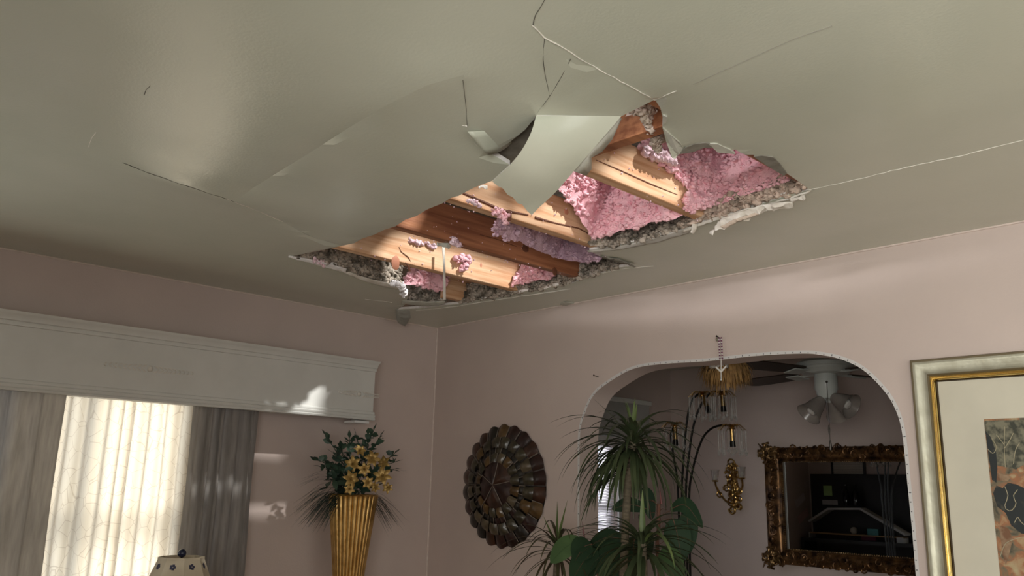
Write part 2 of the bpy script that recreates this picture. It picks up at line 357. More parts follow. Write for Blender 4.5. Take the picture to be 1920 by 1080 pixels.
crack([(1031, 180), (1018, 198), (1005, 217)], .0014, M_crackd, .3)
crack([(1031, 180), (1052, 145), (1070, 110)], .0007, M_crackd, .3)
crack([(1300, 158), (1400, 112), (1490, 72), (1560, 48)], .0011, mat('crack_grey', (.30, .29, .25), .9), .3)
crack([(1517, 355), (1600, 338), (1700, 313), (1800, 292), (1920, 262)], .0016, M_crackw, .7)
crack([(230, 305), (280, 325), (340, 345), (440, 378)], .0013, M_crackd, .5)
crack([(425, 373), (450, 382), (490, 398), (530, 415)], .0022, M_crackw, .5)
crack([(1225, 499), (1170, 503), (1130, 512)], .0022, M_crackw, .5)
crack([(684, 561), (735, 567)], .0022, M_crackw, .4)
crack([(1070, 541), (960, 558), (840, 576), (780, 582)], .0035, M_crackw, .6)
crack([(270, 178), (274, 168), (282, 160)], .0012, M_crackd, .4)
crack([(166, 275), (172, 258), (180, 248)], .0012, M_crackw, .4)
crack([(866, 235), (876, 236)], .003, M_crackw, .3)
crack([(876, 250), (905, 285), (921, 288), (956, 309)], .002, M_crackw, .4)
crack([(876, 236), (873, 190), (868, 150)], .0007, M_crackd, .4)
# chipped bare patches beside the hole
def chip(pts, m, name='bare_patch'):
    P = [on_ceil(*p) for p in pts]; n = len(P); mb = MB()
    mb.add([p-Vector((0, 0, .0035)) for p in P]+[p+Vector((0, 0, .004)) for p in P], [tuple(range(n)), tuple(range(2*n-1, n-1, -1))]+[(i, i+n, (i+1) % n+n, (i+1) % n) for i in range(n)])
    o = mb.build(name, m, ceiling, smooth=False); return o
M_bare = mat('bare_plaster', (.27, .26, .22), .9, col2=(.20, .19, .16), scale=30, bump=.2)
M_bare2 = mat('bare_plaster_pale', (.56, .57, .50), .8, scale=30)
chip([(1274, 287), (1285, 275), (1303, 268), (1322, 266), (1337, 269), (1338, 275), (1320, 275), (1300, 283)], M_bare)
chip([(1328, 268), (1345, 268), (1370, 280), (1378, 287), (1346, 284), (1337, 276)], M_bare2)
chip([(1413, 292), (1428, 290), (1450, 293), (1462, 305), (1475, 323), (1470, 328), (1440, 310)], M_bare)
chip([(1243, 214), (1251, 217), (1249, 228), (1243, 232)], M_bare2)
chip([(1243, 238), (1256, 250), (1275, 266), (1284, 280), (1273, 287), (1265, 297), (1256, 268)], M_bare2)
# ================================================================ hanging flap
fl = [(1005, 217, .06), (980, 278, .165), (956, 309, .21), (923, 339, .25)]
Lf = smooth_line([at(1005, 217, z=H-.062), at(996, 248, z=H-.11), at(978, 282, z=H-.15), at(956, 310, z=H-.18), at(923, 339, z=H-.205)], 14)
Rf = smooth_line([at(1165, 218, z=H-.03), at(1110, 282, z=H-.105), at(1075, 322, z=H-.15), at(1040, 362, z=H-.195), at(997, 401, z=H-.235)], 14)
mb = MB(); nu = 9
for i in range(14):
    for j in range(nu):
        t = j/(nu-1); p = Lf[i].lerp(Rf[i], t); p = p+Vector((0, 0, -.012*math.sin(PI*t)*math.sin(PI*i/13)))
        if i == 13: p += Vector((0, 0, .004*rc.uniform(-1, 1)))
        mb.v.append(p)
for i in range(13):
    for j in range(nu-1): a = i*nu+j; mb.f.append((a, a+nu, a+nu+1, a+1)); mb.m.append(0)
n0 = len(mb.v); mb.v += [p+Vector((-.004, .008, .009)) for p in mb.v[:n0]]
for i in range(13):
    for j in range(nu-1): a = n0+i*nu+j; mb.f.append((a+1, a+nu+1, a+nu, a)); mb.m.append(2)
bd = [(i*nu, (i+1)*nu) for i in range(13)]+[(13*nu+j, 13*nu+j+1) for j in range(nu-1)]+[((i+1)*nu+nu-1, i*nu+nu-1) for i in range(12, -1, -1)]+[(j+1, j) for j in range(nu-2, -1, -1)]
for a, c in bd: mb.f.append((a, a+n0, c+n0, c)); mb.m.append(1)
flap = mb.build('drywall_flap', [M_ceil, M_core, M_paper], loc=Lf[0])
tag(flap, 'pale pointed drywall flap hanging down from the fold beside the hole', 'drywall flap')
TL = [at(1012, 214, z=H-.03), at(985, 240, z=H-.045), at(950, 268, z=H-.06), at(914, 287, z=H-.065), at(950, 318, z=H-.075), at(985, 320, z=H-.07), at(1010, 270, z=H-.055)]
MB().add(TL+[p+Vector((0, 0, .004)) for p in TL], [tuple(range(7)), tuple(range(13, 6, -1))]+[(i, i+7, (i+1) % 7+7, (i+1) % 7) for i in range(7)]).build('gap_shade', M_bare, sag, smooth=False)  # dark sheet added to paint the shade in the gap beside the flap
q00, q10, q01, q11 = on_ceil(877, 237), on_ceil(986, 221), on_ceil(914, 277), on_ceil(975, 238); mb = MB()
for i in range(12):
    for j in range(5): u, v = i/11, j/4; mb.v.append(q00.lerp(q10, u).lerp(q01.lerp(q11, u), v)-Vector((0, 0, .014+.014*math.sin(PI*u)*(.4+.6*v)+.006*v)))
mb.f = [(i*5+j, i*5+j+1, i*5+j+6, i*5+j+5) for i in range(11) for j in range(4)]; mb.m = [0]*44
mb.build('lifted_corner', M_ceil, sag, solid=.002)
# torn paper skin along the right side of the flap
mb = MB(); E1 = [at(1165, 222, z=H-.02), at(1147, 262, z=H-.06), at(1128, 285, z=H-.07), at(1108, 296, z=H-.09), at(1108, 318, z=H-.10), at(1098, 330, z=H-.115)]
E0 = [at(1160, 222, z=H-.03), at(1140, 247, z=H-.06), at(1118, 271, z=H-.09), at(1100, 292, z=H-.115), at(1087, 308, z=H-.13), at(1075, 322, z=H-.145)]
for a, c in zip(E0, E1): mb.v += [a+Vector((-.002, .004, .003)), c+Vector((-.004, .006, .004))]
for i in range(5): mb.f.append((2*i, 2*i+1, 2*i+3, 2*i+2)); mb.m.append(0)
mb.build('torn_paper', M_bare2, flap, solid=.002)
# ================================================================ joists
def joist(x, y0, y1, m, label, top=.165, w=.042, ends=None):
    nseg = 16; mb = MB(); rj = random.Random(int(x*100))
    for i in range(nseg+1):
        y = lerp(y0, y1, i/nseg); wv = .002*math.sin(i*.9+x*7)
        mb.v += [Vector((x-w, y, H+.0135)), Vector((x, y+0, H+.0135)), Vector((x+wv*.4, y, H+top)), Vector((x-w+wv*.4, y, H+top))]
    for i in range(nseg):
        a = i*4
        for k in range(4): mb.f.append((a+k, a+4+k, a+4+(k+1) % 4, a+(k+1) % 4)); mb.m.append(0)
    mb.f += [(0, 1, 2, 3), (nseg*4+3, nseg*4+2, nseg*4+1, nseg*4)]; mb.m += [0, 0]
    o = mb.build('ceiling_joist', m, loc=(x, y0, H+.001), bevel=.003)
    tag(o, label, 'joist', 'joists bared by the hole'); return o
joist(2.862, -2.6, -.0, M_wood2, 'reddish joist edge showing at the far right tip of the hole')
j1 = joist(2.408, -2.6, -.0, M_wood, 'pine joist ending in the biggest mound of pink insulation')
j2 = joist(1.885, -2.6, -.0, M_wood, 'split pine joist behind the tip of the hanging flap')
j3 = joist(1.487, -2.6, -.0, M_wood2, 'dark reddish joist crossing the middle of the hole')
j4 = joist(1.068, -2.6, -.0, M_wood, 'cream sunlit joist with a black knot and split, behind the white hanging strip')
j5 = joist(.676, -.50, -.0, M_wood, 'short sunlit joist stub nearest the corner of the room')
# knots and splits
M_knot = mat('knot', (.16, .06, .03), .6)
M_knot2 = mat('pale_knot', (.62, .28, .17), .6, col2=(.5, .2, .12))
def knot(j, x, px, py, r, m, sq=(.12, 1, .8), name='knot'):
    p = at(px, py, x=x); MB().blob(p, r, seed=int(px), sub=1, amp=.12, sq=sq).build(name, m, j)
knot(j4, 1.068, 742, 492, .03, M_knot2, (.05, .7, 1.15)); knot(j4, 1.068, 902, 497, .012, M_knot2, (.1, .6, 1))
knot(j3, 1.487, 985, 466, .022, M_knot); knot(j3, 1.487, 1040, 509, .02, M_knot, (.12, .8, 1)); knot(j2, 1.885, 1062, 397, .013, M_knot2, (.1, 1, 1))
def split(j, x, pts, r):
    MB().tube([at(a, c, x=x+.001) for a, c in pts], r, 5).build('split', M_knot, j)
split(j4, 1.068, [(748, 463), (752, 472), (765, 482), (770, 490)], [.001, .002, .003, .001]); split(j4, 1.068, [(760, 492), (766, 500), (768, 509)], [.002, .005, .006])
split(j2, 1.885, [(1003, 408), (1040, 418), (1085, 428), (1115, 445)], [.006, .003, .003, .001]); split(j2, 1.885, [(868, 362), (900, 376), (940, 394), (990, 403)], [.004, .005, .006, .003])
split(j3, 1.487, [(900, 440), (930, 448), (968, 462)], .0015); split(j1, 2.408, [(1118, 300), (1160, 318), (1220, 345), (1270, 365)], [.001, .002, .0025, .001])
knot(j2, 1.885, 955, 404, .018, M_knot, (.3, .7, 1.3))
mb = MB().box(2.41, 2.82, -1.475, -1.43, H+.012, H+.165); o = mb.build('blocking', M_wood2, loc=(2.6, -1.45, H), bevel=.003)
tag(o, 'dark red cross block wedged between two joists near the peak of the hole', 'blocking')
# ================================================================ insulation
def fluff(name, label, cat, path, height, lean, seed, m, amp=.022, nclump=260, cr=(.005, .012), nu=70, nvv=26, ztop=None, bulge=.0):
    rnd = random.Random(seed); P = plerp(path, nu); mb = MB(); lean = Vector(lean)
    for i, p in enumerate(P):
        for j in range(nvv):
            t = j/(nvv-1); q = p+Vector((0, 0, height*t))+lean*t
            s = Vector((q.x*14+seed, q.y*14, q.z*14)); s2 = s*3.1
            dv = Vector((noise.noise(s), noise.noise(s+Vector((31, 7, 1))), noise.noise(s+Vector((3, 71, 5)))))*amp+Vector((noise.noise(s2), noise.noise(s2+Vector((31, 7, 1))), noise.noise(s2+Vector((3, 71, 5)))))*amp*.55
            k = min(1, .35+t*2); mb.v.append(q+dv*k)
    for i in range(nu-1):
        for j in range(nvv-1): a = i*nvv+j; mb.f.append((a, a+nvv, a+nvv+1, a+1)); mb.m.append(0)
    base = list(mb.v)
    for c in range(nclump):
        p = base[rnd.randrange(len(base))]; mb.blob(p+Vector((rnd.uniform(-1, 1), rnd.uniform(-1, 1), rnd.uniform(-.5, 1)))*.006, rnd.uniform(*cr), seed=seed*1000+c, sub=0 if cr[1] < .012 else 1, amp=.45, sq=(rnd.uniform(.6, 1.3), rnd.uniform(.6, 1.3), rnd.uniform(.5, 1)))
    o = mb.build(name, m, loc=P[nu//2], sharp=180)
    return tag(o, label, cat, kind='stuff')
X = lambda px, py, v: at(px, py, x=v)
Z = lambda px, py, d=0: at(px, py, z=H+d)
fluff('pink_insulation', 'biggest bright pink insulation mound at the right end of the hole', 'insulation', [X(1200, 289, 2.42), X(1235, 305, 2.42), X(1270, 328, 2.42), X(1292, 362, 2.42), X(1284, 398, 2.43), Z(1340, 386, .05), Z(1400, 364, .05), Z(1460, 345, .05), Z(1490, 331, .05)], .30, (.0, .10, 0), 11, M_pinkins, nclump=900)
fluff('pink_insulation', 'pink insulation filling the bay just right of the hanging flap', 'insulation', [X(1042, 352, 1.93), X(1075, 387, 1.92), X(1108, 447, 1.92), X(1170, 433, 2.1), X(1240, 412, 2.3), X(1292, 402, 2.38)], .30, (.05, .10, 0), 12, M_pinkins, nclump=900)
M_pinkins_shade = mat('pink_insulation_shade', (.70, .50, .60), .95, col2=(.55, .36, .46), scale=24, bump=.5, bscale=120, lo=.25, hi=.55, spec=.1)  # pink insulation again, with its shade mixed into a mauve colour
fluff('pink_insulation', 'mauve shaded insulation slumped over the dark reddish joist', 'insulation', [X(922, 433, 1.84), X(950, 448, 1.76), X(975, 452, 1.72), X(1010, 472, 1.62), X(1048, 485, 1.53), X(1090, 492, 1.66), X(1125, 488, 1.83)], .22, (.02, .12, 0), 13, M_pinkins_shade, nclump=420)
fluff('pink_insulation', 'small pink patch behind the end of the cream sunlit joist', 'insulation', [Z(958, 535, .03), Z(985, 528, .04), Z(1035, 522, .04)], .2, (0, .1, 0), 14, M_pinkins, nclump=200, nu=40)
fluff('pink_insulation', 'pink insulation tuft above grey dust nearest the corner of the room', 'insulation', [Z(752, 535, .03), Z(775, 536, .035), Z(800, 540, .035), Z(832, 545, .03)], .2, (0, .10, 0), 15, M_pinkins, nclump=200, nu=40)
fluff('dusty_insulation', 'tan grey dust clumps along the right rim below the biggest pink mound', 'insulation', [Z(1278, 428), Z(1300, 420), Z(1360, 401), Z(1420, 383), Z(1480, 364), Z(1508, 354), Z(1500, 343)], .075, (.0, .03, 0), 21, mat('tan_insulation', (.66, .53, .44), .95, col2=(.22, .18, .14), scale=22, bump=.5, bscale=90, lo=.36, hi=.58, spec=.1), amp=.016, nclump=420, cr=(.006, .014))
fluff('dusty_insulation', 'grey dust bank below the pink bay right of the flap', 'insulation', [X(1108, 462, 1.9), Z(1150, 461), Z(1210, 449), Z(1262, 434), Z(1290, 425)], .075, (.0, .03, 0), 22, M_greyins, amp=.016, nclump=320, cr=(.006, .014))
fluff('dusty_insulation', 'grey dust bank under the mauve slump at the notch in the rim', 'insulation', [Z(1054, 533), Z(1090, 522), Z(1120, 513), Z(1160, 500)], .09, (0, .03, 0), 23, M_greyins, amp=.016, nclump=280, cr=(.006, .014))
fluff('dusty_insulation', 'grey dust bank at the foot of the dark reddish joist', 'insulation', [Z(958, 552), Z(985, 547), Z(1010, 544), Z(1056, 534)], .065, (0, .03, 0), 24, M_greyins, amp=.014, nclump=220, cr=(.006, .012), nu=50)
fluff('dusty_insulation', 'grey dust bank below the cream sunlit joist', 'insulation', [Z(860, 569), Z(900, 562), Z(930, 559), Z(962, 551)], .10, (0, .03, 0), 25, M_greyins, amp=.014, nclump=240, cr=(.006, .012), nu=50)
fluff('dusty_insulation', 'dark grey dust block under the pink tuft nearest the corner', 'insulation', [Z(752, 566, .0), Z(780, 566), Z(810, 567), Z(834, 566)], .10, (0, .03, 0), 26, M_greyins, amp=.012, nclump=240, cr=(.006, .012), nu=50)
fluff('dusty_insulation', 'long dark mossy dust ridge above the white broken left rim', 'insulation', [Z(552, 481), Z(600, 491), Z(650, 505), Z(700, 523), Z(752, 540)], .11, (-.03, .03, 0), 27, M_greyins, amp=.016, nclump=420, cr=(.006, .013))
fluff('dusty_insulation', 'beige fluffy column beside the cross block at the peak of the hole', 'insulation', [Z(1172, 219, .02), Z(1190, 214, .02), Z(1211, 228, .02), Z(1221, 254, .02), Z(1232, 292, .02)], .10, (.03, .02, 0), 28, mat('beige_insulation', (.78, .66, .60), .95, col2=(.42, .36, .28), scale=16, bump=.5, bscale=90, spec=.1), amp=.016, nclump=300, cr=(.006, .014))
# loose clumps
def clump(pts, label, seed, r=(.006, .013), m=M_pinkins, n=40, spread=.012):
    rnd = random.Random(seed); mb = MB(); P = plerp(pts, n)
    for i, p in enumerate(P): mb.blob(p+Vector((rnd.uniform(-.3, 1), rnd.uniform(-1, 1), rnd.uniform(-1, 1)))*spread, rnd.uniform(*r), seed=seed*77+i, sub=1, amp=.45)
    tag(mb.build('insulation_clump', m, loc=P[n//2], sharp=180), label, 'insulation clump', 'loose clumps stuck on the joists')
M_pale = mat('pale_insulation', (.93, .76, .82), .95, col2=(.85, .60, .68), scale=22, bump=.4, bscale=120)
clump([X(853, 488, 1.08), X(872, 482, 1.08), X(876, 496, 1.08), X(866, 503, 1.08)], 'pink clump stuck on the cream sunlit joist right of the white strip', 2, n=60)
clump([X(1172, 236, 2.43), X(1168, 246, 2.43), X(1158, 262, 2.43), X(1152, 272, 2.43)], 'long pink clump hanging left of the cross block at the peak', 3, n=60, r=(.005, .011))
clump([X(1212, 285, 2.44), X(1232, 292, 2.44), X(1250, 300, 2.44), X(1262, 303, 2.44)], 'pale pink fringe on top of the joist below the cross block', 4, n=70, m=M_pale)
clump([X(850, 452, 1.5), X(857, 456, 1.5)], 'small white tuft on the dark joist above the white strip', 5, n=24, m=M_pale, r=(.005, .009))
clump([X(876, 376, 1.9), X(890, 380, 1.9), X(900, 388, 1.9)], 'thin pink tuft along the upper split of the split joist', 6, n=30, m=M_pale, r=(.003, .007), spread=.006)
clump([X(925, 396, 1.9), X(938, 400, 1.9), X(948, 410, 1.9), X(950, 418, 1.9)], 'pink tuft at the broken middle of the split joist', 7, n=40, m=M_pinkins, r=(.004, .009))
clump([X(768, 450, 1.07), X(790, 456, 1.07), X(815, 464, 1.07)], 'pale tuft row under the dark joist left of the white strip', 8, n=44, m=M_pale, r=(.004, .009), spread=.008)
clump([at(735, 530, z=H-.002), at(750, 533, z=H-.004), at(757, 546, z=H-.01), at(753, 552, z=H-.02)], 'white fluffy tuft on the corner of the broken left rim', 9, n=60, m=mat('white_fluff', (.9, .88, .9), .95), r=(.006, .011))
clump([at(588, 488, z=H-.001), at(602, 492, z=H-.001), at(612, 496, z=H-.001)], 'little lilac tuft lying on the white broken left rim', 10, n=24, m=M_pale, r=(.004, .008))
# flecks stuck on the joists
rf = random.Random(8); mb = MB()
for k in range(130):
    x = rf.choice((1.07, 1.489, 1.889, 2.41)); y = rf.uniform(-1.5, -.45); mb.blob((x, y, H+rf.uniform(.003, .13)), rf.uniform(.001, .0035), seed=k, sub=0, amp=.5)
for k in range(60):
    x = rf.choice((1.05, 1.47, 1.87, 2.39)); y = rf.uniform(-1.5, -.6); mb.blob((x+rf.uniform(-.02, .01), y, H), rf.uniform(.001, .003), seed=k+500, sub=0, amp=.5)
tag(mb.build('dust', M_pale, loc=(1.6, -1, H)), 'pale flecks of dust stuck all over the bared joists', 'dust', kind='stuff')
# ================================================================ torn scraps
def scrap(pts3, label, m=None, th=.003, name='drywall_scrap', wob=.0, extra=None):
    n = len(pts3)//2; mb = MB(); nx, ny = 30, 6; a = plerp(pts3[:n], nx); c = plerp(pts3[n:], nx); sd = len(label)
    for i, (p, q) in enumerate(zip(a, c)):
        for j in range(ny):
            t = j/(ny-1); v = p.lerp(q, t); f = v*38+Vector((sd, 0, 0)); ed_ = 1 if 0 < j < ny-1 else .6
            v = v+Vector((noise.noise(f), noise.noise(f+Vector((9, 3, 1))), noise.noise(f*1.3+Vector((2, 7, 5)))-.6*math.sin(PI*t)))*wob*1.3*ed_+Vector((0, 0, abs(noise.noise(f*2.6))*wob*1.2))
            v.z = min(v.z, max(p.z, q.z)+.0005); mb.v.append(v)
    for i in range(nx-1):
        for k in range(ny-1): u = i*ny+k; mb.f.append((u, u+1, u+ny+1, u+ny)); mb.m.append(0)
    o = mb.build(name, m or M_core, loc=a[nx//2], solid=th, sharp=30)
    return tag(o, label, 'drywall scrap', 'torn scraps round the hole')
d_ = lambda px, py, z=.004: at(px, py, z=H-z)
M_scrap = mat('torn_paper_white', (.80, .78, .72), .8, col2=(.62, .58, .50), scale=18, bump=.3, bscale=50)
M_scrap2 = mat('torn_paper_tan', (.66, .55, .45), .8, col2=(.5, .42, .34), scale=18, bump=.3, bscale=50)
scrap([d_(1330, 436, .05), d_(1348, 420, .03), d_(1352, 408, .02), d_(1400, 392, .02), d_(1450, 380, .02), d_(1486, 379, .03), d_(1332, 434, .05), d_(1360, 428, .05), d_(1400, 413, .04), d_(1424, 400, .03), d_(1450, 391, .03), d_(1487, 388, .03)], 'crumpled white paper tongue hanging below the right rim', M_scrap, wob=.012)
scrap([d_(1352, 424, .045), d_(1380, 410, .04), d_(1420, 398, .035), d_(1360, 427, .052), d_(1385, 416, .05), d_(1421, 402, .04)], 'small tan sliver inside the crumpled white paper tongue', M_scrap2, wob=.004)
scrap([d_(1484, 372, .01), d_(1500, 367, .012), d_(1508, 365, .012), d_(1486, 378, .018), d_(1502, 377, .02), d_(1511, 372, .02)], 'rounded white flake at the far right end of the rim', M_scrap, wob=.006)
scrap([d_(1278, 432, .003), d_(1340, 408, .003), d_(1420, 388, .003), d_(1480, 370, .003), d_(1522, 356, .003), d_(1280, 436, .009), d_(1340, 414, .011), d_(1420, 391, .01), d_(1480, 374, .01), d_(1520, 359, .005)], 'long white torn edge under the tan dust on the right rim', M_scrap, wob=.003)
scrap([d_(1299, 419, .003), d_(1297, 430, .02), d_(1294, 436, .03), d_(1308, 420, .003), d_(1306, 430, .02), d_(1301, 439, .03)], 'tiny square flap hanging where two rims meet right of the notch', M_scrap, wob=.002)
scrap([d_(1100, 470, .002), d_(1150, 464, .002), d_(1220, 448, .002), d_(1294, 425, .002), d_(1104, 473, .008), d_(1160, 468, .01), d_(1230, 455, .01), d_(1292, 437, .012)], 'pale grey torn edge under the bay right of the flap', mat('torn_grey', (.52, .50, .45), .8), wob=.002)
scrap([d_(1125, 482, .002), d_(1155, 490, .004), d_(1188, 497, .006), d_(1128, 480, .004), d_(1160, 486, .008), d_(1192, 500, .012)], 'dark curled sliver in the notch above the white crack', M_bare, wob=.004)
scrap([d_(541, 479, .001), d_(600, 490, .001), d_(650, 504, .001), d_(540, 482, .008), d_(600, 498, .01), d_(648, 512, .012)], 'bright white broken edge along the left rim of the hole', mat('bright_gypsum', (.92, .92, .92), .9, col2=(.8, .8, .8), scale=30), wob=.002)
scrap([d_(630, 502, .004), d_(690, 522, .008), d_(748, 536, .01), d_(632, 506, .012), d_(690, 530, .018), d_(746, 543, .02)], 'second white strip of the left rim leading to the fluffy tuft', M_scrap, wob=.003)
scrap([d_(754, 563, .006), d_(800, 566, .007), d_(834, 565, .007), d_(752, 570, .014), d_(800, 574, .016), d_(833, 571, .016)], 'grey layered strip below the dark dust block nearest the corner', M_bare2, wob=.002)
scrap([d_(742, 580, .002), d_(742, 594, .03), d_(746, 605, .05), d_(768, 582, .002), d_(770, 596, .03), d_(760, 611, .05)], 'grey green flake dangling over the room corner', mat('grey_flake', (.40, .41, .37), .8), wob=.004)
scrap([d_(1050, 568, .001), d_(1062, 566, .006), d_(1076, 568, .002), d_(1050, 571, .001), d_(1062, 573, .006), d_(1076, 570, .002)], 'small blister of paint on the ceiling above the back wall', M_bare2, wob=.003)
o = scrap([X(829, 462, 1.115), X(831, 500, 1.12), X(831, 562, 1.13), X(834, 462, 1.115), X(835, 500, 1.12), X(836, 562, 1.13)], 'narrow white strip hanging straight down across the cream sunlit joist', M_scrap, th=.002, name='paper_strip'); o['category'] = 'paper strip'
scrap([X(818, 455, 1.5), X(840, 456, 1.5), X(846, 462, 1.5), X(818, 460, 1.5), X(836, 464, 1.5), X(842, 466, 1.5)], 'grey flake caught on the dark joist above the white hanging strip', M_bare2, th=.004, wob=.004)
scrap([X(898, 350, 1.93), X(905, 347, 1.93), X(913, 348, 1.93), X(900, 352, 1.93), X(908, 353, 1.93), X(914, 355, 1.93)], 'small pale curl on the edge of the sagging sheet left of the flap', M_scrap, wob=.004)
# ================================================================ unseen attic roof deck, holes shaped to cast the chosen sun patches
ZR = 3.75
def up(p): t = (ZR-p.z)/(-SUN.z); q = p-SUN*t; return (q.x, q.y)
lit = [
    [X(690, 494, 1.068), X(733, 447, 1.068), X(765, 440, 1.068), X(835, 466, 1.068), X(900, 485, 1.068), X(968, 506, 1.068), X(965, 560, 1.068), X(840, 525, 1.068)],
    [X(628, 474, 1.068), X(640, 455, 1.068), X(665, 460, 1.068), X(650, 478, 1.068)],
    [X(730, 432, 1.487), X(770, 395, 1.487), X(800, 392, 1.487), X(775, 443, 1.487)],
    [X(830, 388, 1.885), X(862, 358, 1.885), X(905, 376, 1.885), X(952, 395, 1.885), X(946, 428, 1.885)],
    [X(872, 356, 1.885), X(925, 330, 1.885), X(940, 345, 1.885), X(922, 368, 1.885)],
    [X(962, 418, 1.885), X(955, 388, 1.885), X(1000, 395, 1.885), X(1030, 370, 1.885), X(1060, 335, 1.885), X(1086, 340, 1.885), X(1076, 445, 1.885)],
    [X(1100, 332, 2.408), X(1148, 306, 2.408), X(1185, 294, 2.408), X(1200, 302, 2.408), X(1215, 318, 2.408), X(1262, 330, 2.408), X(1280, 350, 2.408), X(1270, 403, 2.408), X(1180, 370, 2.408)],
    [X(1300, 296, 2.6), X(1330, 270, 2.6), X(1345, 285, 2.6), X(1330, 310, 2.6)],
    [X(497, 775, .18), X(530, 690, .18), X(575, 690, .18), X(606, 712, .18), X(618, 730, .18), X(600, 748, .18), X(596, 788, .18)],
]
rloops = [[up(p) for p in l] for l in lit]
def hull_ccw(l):
    a = sum(l[i][0]*l[(i+1) % len(l)][1]-l[(i+1) % len(l)][0]*l[i][1] for i in range(len(l))); return l if a > 0 else l[::-1]
plane_wall('roof', [(-1, -6.5), (8, -6.5), (8, 3), (-1, 3)], [hull_ccw(l) for l in rloops], lambda u, v, d: (u, v, ZR+d), .02, M_roof)
MB().box(-1, -.9, -6.5, 3, H+.1, ZR).box(8, 8.1, -6.5, 3, H+.1, ZR).box(-1, 1.2, -6.6, -6.5, H+.1, ZR).box(3.4, 8, -6.6, -6.5, H+.1, ZR).box(1.2, 3.4, -6.6, -6.5, H+.1, 2.64).box(1.2, 3.4, -6.6, -6.5, 2.87, ZR).box(-1, 8, 3, 3.1, H+.1, ZR).build('wall_attic', M_roof, kind='structure')  # unseen attic walls; front slot added to let the attic fill in
# ================================================================ left window, valance, curtains
M_frame = mat('window_white', (.78, .78, .75), .4)
def win(name, W, x, mull=1):
    mb = MB(); y0, y1, z0, z1 = W; t = .05
    for a, b_, c, d in ((y0, y1, z0, z0+t), (y0, y1, z1-t, z1), (y0, y0+t, z0, z1), (y1-t, y1, z0, z1), (y0, y1, (z0+z1)/2-.02, (z0+z1)/2+.02)): mb.box(x-.03, x+.03, a, b_, c, d)
    for k in range(mull): y = lerp(y0, y1, (k+1)/(mull+1)); mb.box(x-.025, x+.025, y-.02, y+.02, z0, z1)
    return mb.build(name, M_frame, kind='structure', bevel=.003)
win('window_1', LW, -.09, 2); win('window_2', DW, -.09, 0)
XV = .18
val = thing('valance', 'long white wooden valance box with leaf ornaments above the curtains', 'valance', (XV/2, -1.7, 1.88))
zt, zb, ye, ys = 2.207, 1.889, -.565, -3.4
mb = MB().box(XV-.018, XV, ys, ye, zb, zt).box(0, XV-.018, ye-.018, ye, zb, zt).box(0, XV-.018, ys, ye-.018, zt-.015, zt)
mb.build('box', M_white, val, smooth=False)
mb = MB()
def mold(zc, prof):                          # profile (dx, dz) swept along y and round the end
    n = len(prof); vs = [Vector((XV+a, y, zc+c)) for y in (ys, ) for a, c in prof]+[Vector((XV+a, ye+a*.6, zc+c)) for a, c in prof]
    mb.add(vs, [(i, i+1, n+i+1, n+i) for i in range(n-1)]+[tuple(range(n, 2*n))])
mold(zt, [(0, -.058), (.006, -.056), (.008, -.046), (.006, -.040), (.012, -.036), (.014, -.022), (.020, -.014), (.024, -.008), (.026, 0), (0, .001)])
mold(zb, [(0, -.001), (.012, 0), (.014, .008), (.010, .013), (.013, .017), (.013, .026), (.008, .030), (.010, .036), (.008, .044), (0, .046)])
mb.build('moulding', M_white, val)
def applique(yc, zc, L):
    mb = MB(); mb.blob((XV+.001, yc, zc), .014, seed=1, amp=.1, sq=(.5, 1, 1))
    for sg in (-1, 1):
        for k in range(9):
            y = yc+sg*(.02+k*L/9); sc = 1-.06*k
            for ud in (-1, 1):
                mb.leaf([Vector((XV+.001, y+sg*.022*sc, zc)), Vector((XV+.005, y+sg*.008*sc, zc+ud*.010*sc)), Vector((XV+.001, y-sg*.004, zc+ud*.016*sc))], [.001, .005*sc, .001], side=Vector((0, .7, ud*.7*-sg)), fold=-.3)
    return mb.build('applique', mat('applique_white', (.70, .68, .62), .45), val)
applique(-1.775, 2.034, .19); applique(-.66, 2.022, .115)
MB().box(.06, .16, -.665, -.572, 1.872, 1.884).build('bracket', mat('bracket_white', (.86, .86, .84), .4), val, smooth=False)
MB().tube([(.09, -3.3, 1.90), (.09, -.9, 1.90)], .008, 8).build('curtain_rod', M_frame, val)
def drape(name, y0, y1, x, folds, amp, m, label, seed, z0=.04, z1=1.93, ny=160, nz=24, sharp=1.6, solid=0):
    rnd = random.Random(seed); ph = [0]
    for k in range(folds): ph.append(ph[-1]+rnd.uniform(.55, 1.45))
    ph = [p/ph[-1] for p in ph]; A = [rnd.uniform(.55, 1.15) for _ in range(folds+1)]
    mb = MB()
    for i in range(ny+1):
        t = i/ny; k = max(j for j in range(folds) if ph[j] <= t+1e-9 or j == 0); u = (t-ph[k])/(ph[k+1]-ph[k])
        s0 = math.sin(2*PI*u); f = math.copysign(abs(s0)**(1/sharp), s0)*A[k]
        for j in range(nz+1):
            v = j/nz; z = lerp(z1, z0, v)
            mb.v.append(Vector((x+amp*f*(.85+.25*v)+.004*math.sin(z*9+i*.1), lerp(y0, y1, t)+.006*math.sin(z*5+t*9)*v+.35*amp*math.cos(2*PI*u)*A[k]*.5, z)))
    for i in range(ny):
        for j in range(nz): a = i*(nz+1)+j; mb.f.append((a, a+1, a+nz+2, a+nz+1)); mb.m.append(0)
    o = mb.build(name, m, loc=(x, (y0+y1)/2, z0), sharp=180)
    return tag(o, label, 'curtain')
